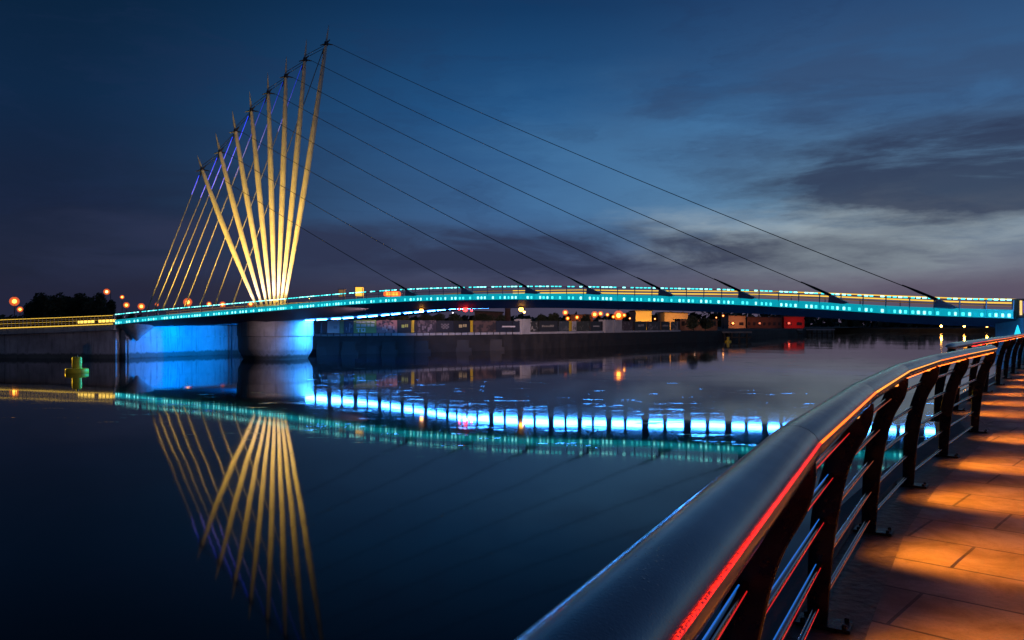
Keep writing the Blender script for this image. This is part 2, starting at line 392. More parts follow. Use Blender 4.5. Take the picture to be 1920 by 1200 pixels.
_T.put(_b.inputs['Emission Strength'], _T.mr(_T.noise(_T.new('ShaderNodeTexCoord').outputs['Object'], 260, 2, .6), .40, .62, .15, 2.6))
M['glint_orange'] = emis('orange handrail glint', (1., .15, .01), 2.4)
M['bar_glint_red'] = emis('red bar edge glint', (1., .012, .004), .62); M['bar_glint_brown'] = emis('dim amber bar edge glint', (.5, .09, .02), .5); M['bar_glint_blue'] = emis('blue bar edge glint', (.01, .17, .75), .75)  # red and blue glints on the bars, painted as emission
M['under_red'] = emis('red added bar fill', (1., .02, .01), 6.); M['under_orange'] = emis('orange added bar fill', (1., .13, .01), 5.)
M['glow_amber'] = emis('amber glow', (1., .36, .04), 1.6)
RZ = CH-.35     # height of the rail's inner edge
# section of the handrail: (offset from inner edge, z above inner edge); inward is +
sec = [(.0, .0), (-.006, .012), (-.016, .024), (-.032, .036), (-.052, .044), (-.075, .047), (-.098, .043), (-.12, .033), (-.137, .016), (-.143, -.004), (-.138, -.024), (-.12, -.044), (-.09, -.056), (-.05, -.060), (-.018, -.054), (.0, -.040), (.005, -.02)]
post_in = [(1.6, -.235), (1.16, -.20), (.86, -.15), (.70, -.105), (.56, -.035), (.47, -.012), (.41, -.01)]
post_out = [(1.6, -.335), (1.30, -.332), (1.0, -.312), (.77, -.258), (.60, -.20), (.47, -.15), (.395, -.125)]
bars = [(.56, -.135), (.80, -.215), (1.04, -.26), (1.28, -.275), (1.50, -.285)]
def railing(pl, nm, root, strips, lights, endcap=False):
    k = len(pl)
    for i in range(k-1):
        t = (pl[i+1]-pl[i]).normalized(); nn = Vector((t.y, -t.x, 0))
        # segment ends mitred with the joint normals, a hairline gap at each joint
        g = .004
        rings = []
        for P0, nj, sgn in ((pl[i], nm[i], 1), (pl[i+1], nm[i+1], -1)):
            base = P0+t*g*sgn; kf = 1/max(.5, nj.dot(nn))
            rings.append([base+nj*(o_*kf)+Vector((0, 0, RZ+z)) for o_, z in sec])
        mb = MB(); mb.sweep(rings, smooth=False)
        o = mb.build('handrail', 'rail', root)
        for p_ in o.data.polygons: p_.use_smooth = len(p_.vertices) == 4
        # joint collar
        base = pl[i+1]; nj = nm[i+1]
        if i < k-2:
            mb = MB(); mb.sweep([[base+nj*(o_*.97-.002)+t*q+Vector((0, 0, RZ+z*.95-.0005)) for o_, z in sec] for q in (-.0028, .0028)])
            mb.build('joint', 'dark_steel', o)
        # reflected light along the inner edge, drawn as a glowing tube
        a = pl[i]+nm[i]*.0025+t*.01; b_ = pl[i+1]+nm[i+1]*.0025-t*.01
        mk = strips[min(i, len(strips)-1)]
        if mk:
            mb = MB(); mb.tube([a+Vector((0, 0, RZ-.002)), b_+Vector((0, 0, RZ-.002))], .0038 if i < 5 else .005, 8)
            mb.build('glow_strip', mk, o)
            mb = MB(); mb.tube([a-nm[i]*.045+Vector((0, 0, RZ-.066)), b_-nm[i+1]*.045+Vector((0, 0, RZ-.066))], .005, 6)
            mb.build('added_bar_fill', 'under_red' if mk == 'glint_red' else 'under_orange', o)  # added glowing strip, put in to colour the bars from above
        # bars
        for dz, of in bars:
            mb = MB(); mb.tube([pl[i]+nm[i]*of+Vector((0, 0, CH-dz)), pl[i+1]+nm[i+1]*of+Vector((0, 0, CH-dz))], .0145, 10)
            br_ = mb.build('bar', 'bar', root)
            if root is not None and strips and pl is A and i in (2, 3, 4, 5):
                def glint_tube(dn, dzz, mk_, nm_):
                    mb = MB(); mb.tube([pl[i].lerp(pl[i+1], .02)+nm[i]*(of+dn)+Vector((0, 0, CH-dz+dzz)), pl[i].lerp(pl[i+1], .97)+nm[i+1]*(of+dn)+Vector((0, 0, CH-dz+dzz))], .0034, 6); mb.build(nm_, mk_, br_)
                glint_tube(.0135, -.004, 'bar_glint_red' if i < 5 else 'bar_glint_brown', 'red_edge_glint')
                if dz > .6 and dz < 1.45 and i < 5: glint_tube(-.009, .0115, 'bar_glint_blue', 'blue_edge_glint')
        # downlight under the rail in the middle of the bay
        if lights[min(i, len(lights)-1)]:
            c = pl[i].lerp(pl[i+1], .7)-nn*.05+Vector((0, 0, RZ-.068))
            mb = MB(); mb.lathe(c, [(.028, .012), (.03, 0), (.024, -.008)], 12, 0)
            mb.build('downlight', 'glow_amber', root)
            dl = light('downlight_beam', 'SPOT', c-Vector((0, 0, .012)), lights[min(i, len(lights)-1)], (1., .28, .013), root,
                  aim=(c.x+1.35, c.y-.10, FZ), size=.03, cone=128, blend=.7, spec=.6)
            dl.scale = (.38, 1, 1)
            light('floor_fill', 'SPOT', c-Vector((0, 0, .012)), 125, (1., .23, .018), root, aim=(c.x+2.2, c.y-.5, FZ), size=.05, cone=125, blend=1.)  # wide fill spot added to warm the floor, no lamp of its own
    for i in range(k):
        nj = nm[i]; t = Vector((-nj.y, nj.x, 0)); prof = []
        def smooth(pts, m=5):
            out = []
            zs = [a for a, _ in pts]; os_ = [b for _, b in pts]
            for q in range(len(pts)-1):
                for s_ in range(m):
                    u = s_/m
                    p0, p1, p2, p3 = [np.array(pts[max(0, min(len(pts)-1, q+d))]) for d in (-1, 0, 1, 2)]
                    out.append(tuple(.5*((2*p1)+(-p0+p2)*u+(2*p0-5*p1+4*p2-p3)*u*u+(-p0+3*p1-3*p2+p3)*u**3)))
            return out+[pts[-1]]
        ri = smooth(post_in); ro = smooth(post_out)
        mb = MB()
        m_ = len(ri)
        for sgn_ in (0,):
            h = .016; c0 = pl[i]
            fr = []
            rings = []
            for (za, oa), (zb, ob) in zip(ri, ro):
                e = .006
                rings.append([c0+nj*oa+t*(-h+e)+Vector((0, 0, CH-za)), c0+nj*oa+t*(h-e)+Vector((0, 0, CH-za)),
                              c0+nj*(oa-e)+t*h+Vector((0, 0, CH-za)), c0+nj*(ob+e)+t*h+Vector((0, 0, CH-zb)),
                              c0+nj*ob+t*(h-e)+Vector((0, 0, CH-zb)), c0+nj*ob+t*(-h+e)+Vector((0, 0, CH-zb)),
                              c0+nj*(ob+e)-t*h+Vector((0, 0, CH-zb)), c0+nj*(oa-e)-t*h+Vector((0, 0, CH-za))])
            mb.sweep(rings)
        po = mb.build('post', 'post', root)
        mb = MB(); cc = c0-nj*.25+Vector((0, 0, FZ+.009)); mb.box(cc, (.27, .16, .018), 0, Matrix((nj, t, Vector((0, 0, 1)))).transposed())
        for a_ in (-.10, .105):
            for b_ in (-.055, .055): mb.lathe(cc+nj*a_+t*b_, [(.014, .008), (.014, .026), (.006, .03)], 6)
        mb.build('foot_plate', 'post', po)
root = thing('promenade_railing', A[3]+Vector((0, 0, FZ)), 'near curved railing with broad metal handrail sweeping across the foreground', 'railing')
railing(A, nA, root, ['glint_red', 'glint_red', 'glint_red', 'glint_red', 'glint_orange', 'glow_amber', 'glow_amber', 'glint_orange', 'glow_amber'],
        [0, 0, 220, 310, 340, 340, 330, 330, 330])
root2 = thing('promenade_railing', B[0]+Vector((0, 0, FZ)), 'farther railing run starting beyond the end of the near one', 'railing')
railing(B+[], nB, root2, [None, 'glint_red', 'glint_orange', 'glint_orange', 'glint_orange'], [300])
# bull-nose ends
for rt, pl, nm, s_, i in ((root, A, nA, 1, -1), (root2, B, nB, -1, 0)):
    nj = nm[i]; t = Vector((-nj.y, nj.x, 0))*s_
    rings = []
    for q in range(5):
        a = q/4*math.pi/2; sc_ = max(.15, math.cos(a)); L_ = .16*math.sin(a) if s_ > 0 else .45*math.sin(a)
        rings.append([pl[i]+t*L_+nj*(-.1+(o_+.1)*sc_)+Vector((0, 0, RZ+z*max(.3, sc_))) for o_, z in sec])
    mb = MB(); mb.sweep(rings, smooth=True); mb.build('end_cap', 'rail', rt)

# ------------------------------------------------------------------ footbridge
S = [  # px, front Y, bottom-edge py, deck width
    (215, 76.5, 609, 7.5), (300, 75, 600.5, 8.5), (400, 73, 592.5, 10), (515, 70, 583, 13), (600, 67.5, 576, 15.5), (700, 64.7, 569, 14.5), (800, 62, 564.5, 12.5), (1000, 58.4, 562, 13),
    (1200, 55.3, 566, 13), (1390, 51, 572.5, 13), (1500, 48.6, 578.5, 12.8), (1700, 44.6, 590.5, 12), (1900, 41, 598, 11)]
SX = [p[0] for p in S]
def cr(xs, ys, x):
    i = max(0, min(len(xs)-2, int(np.searchsorted(xs, x))-1))
    def d(j):
        if j <= 0: return (ys[1]-ys[0])/(xs[1]-xs[0])
        if j >= len(xs)-1: return (ys[-1]-ys[-2])/(xs[-1]-xs[-2])
        return (ys[j+1]-ys[j-1])/(xs[j+1]-xs[j-1])
    h = xs[i+1]-xs[i]; u = (x-xs[i])/h
    return (2*u**3-3*u*u+1)*ys[i]+(u**3-2*u*u+u)*h*d(i)+(-2*u**3+3*u*u)*ys[i+1]+(u**3-u*u)*h*d(i+1)
fs_, ks_, ws_ = [[p[q] for p in S] for q in (1, 2, 3)]
def station(px):
    Y = cr(SX, fs_, px); py = cr(SX, ks_, px); W_ = cr(SX, ws_, px)
    p = P(px, py, Y); return p, W_
def off(px, ya, z=0.):
    p, W_ = station(px); t = station(min(1900, px+40))[0]-station(max(215, px-40))[0]; t.z = 0; t.normalize()
    return p+Vector((-t.y*float(np.interp(px, [450, 1000], [.4, 1])), t.x, 0))*ya+Vector((0, 0, z))
def ridge(px):   # drop of the belly ridge, z change at the light row
    d = np.interp(px, [215, 300, 450, 600, 760, 1000, 1900], [.25, .55, .8, .75, .6, .55, .5])
    r = np.interp(px, [215, 460, 560, 640, 710, 820, 1900], [0, -.15, -.18, -.10, .0, .21, .25])
    return float(d), float(r)
# equal-length bays
pxs = [215+i*(1900-215)/1600 for i in range(1601)]
pp = [station(q)[0] for q in pxs]
acc = [0.]
for a, b_ in zip(pp, pp[1:]): acc.append(acc[-1]+(b_-a).length)
NB = int(round(acc[-1]/1.27)); bay = [float(np.interp(acc[-1]*i/NB, acc, pxs)) for i in range(NB+1)]
bridge = thing('footbridge', P(517, 675, 77.5), 'long curved cable stayed footbridge with fan of gold lit masts and cyan lit deck', 'bridge')
rings = []
for q in bay:
    p, W_ = station(q); d, r = ridge(q)
    rings.append([off(q, .05), off(q, .05, .42), off(q, W_, .42), off(q, W_, .05), off(q, W_*.93, -d+r+.12), off(q, 3.3, -d+.02), off(q, 2.9, -d)])
mb = MB(); mb.sweep(rings); deck = mb.build('deck', 'deck_grey', bridge)
# lit parapet panels, posts and led handrail, bay by bay
for i in range(NB):
    a, _ = station(bay[i]); c, _ = station(bay[i+1]); t = (c-a)
    L = t.length; tt = t.normalized(); fr = Vector((tt.y, -tt.x, 0)).normalized()  # toward the camera
    up = Vector((0, 0, 1))
    mb = MB()
    A0, C0 = a+tt*.015, c-tt*.015
    mb.add([A0+up*.02, C0+up*.02, C0+up*.47, A0+up*.47, A0+up*.02-fr*.04, C0+up*.02-fr*.04, C0+up*.47-fr*.04, A0+up*.47-fr*.04],
           [(0, 1, 2, 3), (7, 6, 5, 4), (3, 2, 6, 7), (0, 4, 5, 1), (0, 3, 7, 4), (1, 5, 6, 2)], 0)
    mdl = MB()
    for j in range(4):
        u = (j+.62)/4.3+random.uniform(-.01, .01)
        if random.random() < .07: continue
        m_ = random.choice([1, 1, 2, 2, 3]); cc = a+t*u+fr*.012+up*.17
        if i == int(NB*.585) and j == 1: m_ = 4
        hw = .058+random.uniform(-.012, .01); hh = .085
        mb.box(cc, (hw*2, .024, hh*2), m_, Matrix((tt, Vector(fr)*-1, up)).transposed())
        cc2 = a+t*u+up*.985
        mdl.box(cc2, (.20, .06, .075), m_ if m_ != 3 else 2, Matrix((tt, Vector(fr)*-1, up)).transposed())
    mb.build('light_panel', ['cyan', 'cy1', 'cy2', 'cy3', 'green'], bridge)
    mdl.tube([a+up*.95, c+up*.95], .022, 6, 0)
    mdl.tube([a+up*.72, c+up*.72], .012, 5, 0)
    mdl.build('handrail_light', ['deck_grey', 'cy1', 'cy2', 'cy2', 'green'], bridge)
for i in range(NB+1):
    a, _ = station(bay[i]); mb = MB()
    mb.beam(a+Vector((0, .02, .40)), a+Vector((.0, -.03, .97)), .05, .05, 0, Vector((0, 1, 0)))
    mb.build('parapet_post', 'bracket', bridge)
# far parapet, the yellow light on its rails painted in as emission
def farpt(q, dz): return off(q, station(q)[1]-.25, dz)
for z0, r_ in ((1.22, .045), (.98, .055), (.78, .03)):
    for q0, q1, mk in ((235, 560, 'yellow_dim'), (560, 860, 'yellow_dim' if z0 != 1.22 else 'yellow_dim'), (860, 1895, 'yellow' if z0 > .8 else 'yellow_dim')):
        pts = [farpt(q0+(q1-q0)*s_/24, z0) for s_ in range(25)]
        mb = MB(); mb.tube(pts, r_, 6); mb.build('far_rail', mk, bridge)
for i in range(0, NB+1, 2):
    mb = MB(); mb.beam(farpt(bay[i], .40), farpt(bay[i], 1.22), .05, .05, 0, Vector((0, 1, 0))); mb.build('far_post', 'bracket', bridge)
# under-deck lights
ul = []
def projx(v): return 960+v.x/v.y*F
i = next(k for k in range(NB) if projx(off(bay[k], station(bay[k])[1]*.6)) > 566)
while i < NB-1:
    for half in (0, 1):
        wd = (bay[i+1]-bay[i]); q0 = bay[i]+wd*(.07 if i % 2 else .2); q1 = bay[i+1]-wd*(.16 if i % 2 else .12)
        if half: continue
        vs = []
        fr0 = .56 if q0 > 800 else .60
        cm = off((q0+q1)/2, station(q0)[1]*fr0); u = Vector((cm.x, cm.y, 0)).normalized()
        for q in (q0, q1):
            p, W_ = station(q); d, r = ridge(q); c0 = off(q, W_*fr0); t_ = station(min(1900, q+20))[0]-station(q-20)[0]; nn_ = Vector((-t_.y, t_.x, 0)).normalized()
            for dl in (-2.9, 2.7):
                ya = W_*fr0+dl*u.dot(nn_); k = (ya-3.3)/(W_*.93-3.3); z = p.z-d+.02+k*(r+.10)
                vs += [Vector((c0.x+u.x*dl, c0.y+u.y*dl, z-.004)), Vector((c0.x+u.x*dl, c0.y+u.y*dl, z-.018))]
        mb = MB(); mb.add(vs, [(0, 4, 6, 2), (1, 3, 7, 5), (0, 1, 5, 4), (2, 6, 7, 3), (0, 2, 3, 1), (4, 5, 7, 6)])
        mb.build('underside_light', 'under', bridge)
    i += 1
# pier
pc = P(517, 675, 77.4); pc.z = 0
mb = MB()
mb.lathe(pc, [(2.9, -2), (3.0, 0), (3.12, .18), (3.42, .75), (3.50, 1.05), (3.52, 2.2)], 56)
mb.build('pier', 'concrete', bridge)
mb = MB(); mb.lathe(pc, [(3.57, 2.2), (3.60, 2.23), (3.60, 4.15)], 56); mb.build('pier_collar', 'concrete', bridge)
# bearing cone at the tail end of the deck
mb = MB(); mb.lathe(P(243, 608, 76.5)+Vector((0, 1.5, 0)), [(.08, -1.65), (.5, -1.2), (1.5, -.35), (1.7, .2)], 28); mb.build('bearing_cone', 'concrete', bridge)
# masts
tips = [(370, 292), (404, 249), (435.6, 207.6), (468, 172), (502, 137), (537, 106), (575, 74), (616.5, 47)]
nodes = [(388, 318), (413, 285), (441, 246), (471, 207), (503, 174), (537, 143), (575, 112), (611, 82)]
bases = [(481, 574), (491, 573), (500, 572), (507.5, 571.5), (514.5, 571), (521, 570.5), (527, 570), (533, 569)]
anch = [(274, 587), (287.5, 586), (304, 584), (324, 582), (345, 580), (374, 577), (402, 575), (436, 572)]
brk = [(775, 553), (880, 550), (1000, 551), (1115, 552), (1250, 557), (1400, 565), (1570, 573), (1770, 580)]
def mast_pt(i, s_):
    bx, by = bases[i]; tx, ty = tips[i]; bow = (i-3.5)/3.5*3.2*4*s_*(1-s_)
    return P(bx+(tx-bx)*s_+bow, by+(ty-by)*s_, 76+6*s_)
node3 = []
for i in range(8):
    n_ = 26; pts = [mast_pt(i, k/n_) for k in range(n_+1)]
    fac = .9+.1*i/7
    rad = [float(np.interp(k/n_, [0, .06, .35, .6, .88, .94, 1], [.12, .16, .27, .285, .19, .12, .02]))*fac for k in range(n_+1)]
    mb = MB(); mb.tube(pts, rad, 16); ms = mb.build('mast', 'white_steel', bridge)
    ny = nodes[i][1]; s_ = (bases[i][1]-ny)/(bases[i][1]-tips[i][1]); nd = mast_pt(i, s_); node3.append(nd)
    mb = MB()
    for dx, dz in ((-.6, -.2), (.75, -.16), (.4, .4), (-.35, -1.1)):
        mb.tube([nd, nd+Vector((dx, -.1, dz))], [.10, .04], 6)
    mb.lathe(nd, [(.20*fac, -.2), (.21*fac, 0), (.19*fac, .2)], 12)
    mb.build('cable_clamp', 'dark_steel', ms)
    # foot lamp housing
    b0 = mast_pt(i, 0)
    mb = MB(); mb.lathe(b0-Vector((0, 0, .5)), [(.34, 0), (.34, .25), (.22, .5)], 12); mb.build('mast_foot', 'white_steel', ms)
for i in range(8):
    an = P(anch[i][0], anch[i][1], 80.5-i*.25)
    mb = MB(); mb.tube([an, node3[i]-Vector((.3, .0, .6))], .046, 6); mb.tube([an, an+(node3[i]-an).normalized()*1.4], [.11, .06], 6)
    bc = mb.build('back_cable', 'cable', bridge)
    if i < 7:
        top_ = node3[i]-Vector((.3, .0, .6)); lo_ = an.lerp(top_, (.86, .74, .66, .62, .62, .66, .72)[i])
        mb = MB(); mb.tube([lo_+Vector((0, -.06, 0)), top_+Vector((0, -.06, 0))], .028, 5); mb.build('blue_cable_glow', 'bluestrip%d' % (i > 3), bc)  # blue lighting of the upper cable, drawn as a glowing tube
    p_, W_ = station(brk[i][0]-8)
    bp = p_+Vector((0, -.12, .72+.1))
    st_ = node3[i]+Vector((.8, -.1, -.18)); dr = (bp-st_).normalized()
    pts = []
    for k in range(13):
        u = k/12; q = st_.lerp(bp-dr*1.2, u); q.z -= .5*4*u*(1-u)*(i+2)/9; pts.append(q)
    mb = MB(); mb.tube(pts, .026, 6); mb.build('front_cable', 'dark_steel', bridge)
    mb = MB(); e = dr*1.0
    mb.tube([bp-dr*2.2, bp-dr*1.3, bp-dr*.2], [.03, .075, .09], 8); mb.build('cable_socket', 'dark_steel', bridge)
    t = (station(brk[i][0]+20)[0]-station(brk[i][0]-20)[0]).normalized(); n_ = Vector((t.y, -t.x, 0))
    mb = MB(); o3 = bp+n_*.12
    tri = [o3-t*.25+Vector((0, 0, .06)), o3-t*.03+Vector((0, 0, .08)), o3+t*.85-Vector((0, 0, .32)), o3+t*.6-Vector((0, 0, .40)), o3-t*.3-Vector((0, 0, .36))]
    vs = tri+[q-n_*.3 for q in tri]
    mb.add(vs, [(0, 1, 2, 3, 4), (9, 8, 7, 6, 5)]+[(k, (k+1) % 5, 5+(k+1) % 5, 5+k) for k in range(5)]); mb.build('cable_bracket', 'bracket', bridge)
for i in range(7):
    for dz in (0, .28):
        mb = MB(); mb.tube([node3[i]+Vector((0, 0, dz+.15)), node3[i+1]+Vector((0, 0, dz-.35))], .03, 5); mb.build('tie_cable', 'dark_steel', bridge)
# navigation lamps hung under the near edge
def navlamp(px, py, mk, r):
    p, W_ = station(px); Y = p.y+2.6; c = P(px, py, Y); d, _ = ridge(px); top = p.z-d+.04
    mb = MB(); mb.sphere(c, r, 10); o = mb.build('navigation_lamp', mk, bridge)
    mb = MB(); mb.tube([c+Vector((0, 0, r*.8)), Vector((c.x, c.y, max(top, c.z+r+.05)))], .03, 6); mb.lathe(c+Vector((0, 0, r*.7)), [(r*.9, 0), (.04, r*.6)], 10); mb.build('lamp_bracket', 'dark_steel', o)
    return c
for a in ((790, 582, 'sodium', .16), (861, 579.5, 'redlamp', .09), (872.5, 580, 'redlamp', .19), (884, 582, 'redlamp', .09), (977, 580, 'sodium', .18), (983, 585, 'sodium2', .1)): navlamp(*a)
# mast floodlights
for i in range(8):
    b0 = mast_pt(i, 0)
    light('mast_uplight', 'SPOT', b0+Vector((.1*(i-3.5), -1.3, -.2)), 380, (1., .80, 1.), bridge, aim=mast_pt(i, .16), size=.08, cone=60, blend=.8)
for x, pw in ((-30, 7000), (-25.5, 6500), (-20.5, 6500), (-16.5, 7000)):
    light('mast_floodlight', 'SPOT', (x, 67.8, 5.4), pw, (1., .59, .085), bridge, aim=(-24, 79, 12.5), size=.2, cone=74, blend=.9)
light('cable_floodlight', 'SPOT', (-38.5, 74, 4.6), 12000, (1., .6, .08), bridge, aim=(-33, 80, 9), size=.2, cone=60, blend=1.)
light('quay_fill', 'SPOT', (-12, 66.5, 4.45), 4200, (1., .66, .60), bridge, aim=(-38, 77, 1.6), size=.3, cone=50, blend=1.)  # warm fill spot added for the pier and ramp wall
# blue light on the pier and behind it
light('underdeck_glow', 'SPOT', P(628, 601, 75.6), 2400, (.01, .33, 1.), bridge, aim=P(578, 612, 76.5), size=.2, cone=80)
light('abutment_glow', 'SPOT', (-26, 80, 2.6), 9000, (.0, .25, 1.), bridge, aim=(-34, 80, 1.6), size=.4, cone=130, blend=.8)

light('abutment_glow', 'SPOT', (-32.5, 80, 3.0), 1500, (.0, .22, 1.), bridge, aim=(-36.5, 80.5, 1.4), size=.3, cone=120, blend=.9)
# ------------------------------------------------------------------ left approach ramp and abutment
ramp_o = thing('approach_ramp', (-44, 77, 0), 'concrete approach ramp with yellow lit railing at the left end of the bridge', 'ramp')
e1, _ = station(215)
rp = [P(-150, 631, 78.5), P(0, 617.5, 77.2), P(110, 613.5, 76.8), P(213, 609.2, 76.4)]
def rpt(u):
    u = max(0, min(2.9999, u)); i = int(u); return rp[i].lerp(rp[i+1], u-i)
rings = [[q+Vector((0, 0, -.5)), q, q+Vector((0, 7.6, 0)), q+Vector((0, 7.6, -.5))] for q in rp]
mb = MB(); mb.sweep(rings); mb.build('slab', 'wall_pale', ramp_o)
mb = MB(); rings = [[Vector((q.x, q.y+.8, q.z-.45)), Vector((q.x, q.y+6.5, q.z-.45)), Vector((q.x, q.y+6.5, -1.5)), Vector((q.x, q.y+.8, -1.5))] for q in (rp[0], rp[1], rp[2], P(209, 609.2, 76.4))]
mb.sweep(rings); mb.build('wall', 'concrete_dark', ramp_o)
for k in range(46):
    u = k/45*2.99; q = rpt(u)
    mb = MB(); mb.beam(q, q+Vector((.0, -.05, .92)), .045, .05, 0, Vector((0, 1, 0))); mb.build('rail_post', 'cable', ramp_o)
for k, (z, r_, mk) in enumerate(((.92, .03, 'yellow'), (.70, .012, 'yellow_dim'), (.52, .012, 'yellow'), (.34, .012, 'yellow_dim'))):
    mb = MB(); mb.tube([rpt(s_/20*2.99)+Vector((0, -.03, z)) for s_ in range(21)], r_, 6); mb.build('rail', mk, ramp_o)  # rails glow in place of yellow light falling on them
mb = MB(); mb.tube([rpt(s_/20*2.99)+Vector((0, -.02, .10)) for s_ in range(21)], .05, 6); mb.build('glow_strip', 'yellow', ramp_o)  # added glowing strip for the yellow lit ramp edge
for u0, u1 in ((2.32, 2.62), (2.70, 3.0)):
    mb = MB(); q0, q1 = rpt(u0), rpt(u1); mb.beam(q0+Vector((0, .35, .42)), q1+Vector((0, .35, .42)), .1, .26); mb.build('light_box', 'yellow_hot', ramp_o)
# abutment wall behind, lit blue
mb = MB()
a0 = Vector((-37.9, 77.6, 0)); a1 = P(450, 664, 88.5); a1.z = 0; a2 = P(600, 664, 90.5); a2.z = 0
for p0, p1 in ((a0, a1), (a1, a2)):
    d = (p1-p0).normalized(); n_ = Vector((-d.y, d.x, 0))
    rings = [[q+Vector((0, 0, -1.5)), q+Vector((0, 0, 3.2)), q+n_*1.+Vector((0, 0, 3.2)), q+n_*1.+Vector((0, 0, -1.5))] for q in (p0, p1)]
    mb.sweep(rings)
    mb.sweep([[q-n_*.06+Vector((0, 0, z)) for z in (.05, .16)]+[q+n_*.1+Vector((0, 0, z)) for z in (.16, .05)] for q in (p0, p1)])
    mb.sweep([[q-n_*.10+Vector((0, 0, z)) for z in (1.95, 2.1)]+[q+n_*.1+Vector((0, 0, z)) for z in (2.1, 1.95)] for q in (p0, p1)])
ab = mb.build('abutment_wall', 'wall_pale', loc=a0); tag(ab, 'quay wall washed in blue light behind the round pier', 'wall')
mb = MB(); c = P(240.5, 674, 75.6); mb.tube([(c.x, c.y, -1.5), (c.x, c.y, 1.9)], .10, 10)
pl_ = mb.build('fender_pile', 'concrete', loc=(c.x, c.y, 0)); tag(pl_, 'slim vertical pile in the water under the tail of the bridge', 'pile')
mb = MB(); c = P(434, 664, 86.5); mb.tube([(c.x, c.y, -1.5), (c.x, c.y, 3.2)], .09, 10)
pl_ = mb.build('fender_pile', 'dark_steel', loc=(c.x, c.y, 0)); tag(pl_, 'thin dark pile against blue wall just left of the pier', 'pile')

# ------------------------------------------------------------------ far quay
fq = [(-21.3, 86.0), (-11.5, 92), (0, 103), (6, 111), (14, 122), (26, 138), (38, 152), (46, 163), (56, 180), (75, 215), (110, 270)]
mb = MB(); rings = []
for x, y in fq: rings.append([(x, y, -1.5), (x, y+.25, .9), (x, y+.6, 2.0), (x+.3, y+3.0, 2.02), (x+.3, y+3.0, -1.5)])
rr = []
for k in range(len(fq)-1):
    for s_ in range(10):
        u = s_/10; a = rings[k]; b_ = rings[k+1]; j = random.uniform(-.2, .2) if s_ else 0
        rr.append([Vector(a[q]).lerp(Vector(b_[q]), u)+(Vector((0, j*(1 if q < 2 else .2), 0))) for q in range(5)])
rr.append([Vector(q) for q in rings[-1]])
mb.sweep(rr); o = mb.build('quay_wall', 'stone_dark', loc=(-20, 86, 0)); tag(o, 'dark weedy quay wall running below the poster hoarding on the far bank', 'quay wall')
mb = MB()
vs = [(x+.3, y+2.9, 2.0) for x, y in fq]; m_ = len(vs)
vs2 = [(-500, 1600, 2.0)]
mb.add([(-500, 96, 2.0), (-37, 96, 2.0), (-30, 89.6, 2.0), (-20, 89.2, 2.0)]+vs+[(900, 1600, 2.0), (-1500, 1600, 2.0)], [tuple(range(m_+6))])
o = mb.build('ground', 'soil'); tag(o, 'flat far bank behind the bridge', kind='structure')
# rough timber fenders on the wall
k = 0
for x, y in [(-18, 87.6), (-14, 90.2), (-10.5, 92.8), (-6, 97.2), (-2, 101)]:
    mb = MB(); mb.box((x, y-.25, .75), (1.5, .5, 1.3)); mb.box((x+.1, y-.32, .2), (1.9, .45, .5))
    o = mb.build('timber_fender', 'stone_dark', loc=(x, y, 0)); tag(o, ['dark timber fender on the far quay wall nearest the pier', 'second dark timber fender from the pier on the far quay', 'middle dark timber fender of the five on the far quay', 'fourth dark timber fender from the pier on the far quay', 'dark timber fender on the far quay farthest from the pier'][k], 'fender', 'timber fenders on the far quay'); k += 1

# poster hoarding
def fy(px):   # hoarding line depth at an image column of the far quay
    best = None
    for (x0, y0), (x1, y1) in zip(fq, fq[1:]):
        y0 += 1.6; y1 += 1.6
        k_ = (px-960)/F; den = (x1-x0)-k_*(y1-y0)
        if abs(den) < 1e-9: continue
        u = (k_*y0-x0)/den
        if -.05 <= u <= 1.05: return y0+(y1-y0)*u
    return 90
def pcol(name, c, c2=None, sc_=1.5, th=.5):
    m = bpy.data.materials.new(name); m.use_nodes = True; T = NT(m.node_tree); b = T.n['Principled BSDF']; b.inputs['Roughness'].default_value = .5
    if c2:
        tc = T.new('ShaderNodeTexCoord').outputs['Object']; f = T.noise(tc, sc_, 3, .6)
        T.put(b.inputs['Base Color'], T.mix(T.mr(f, th-.04, th+.04), tuple(c)+(1,), tuple(c2)+(1,)))
    else: b.inputs['Base Color'].default_value = tuple(c)+(1,)
    M[name] = m; return name
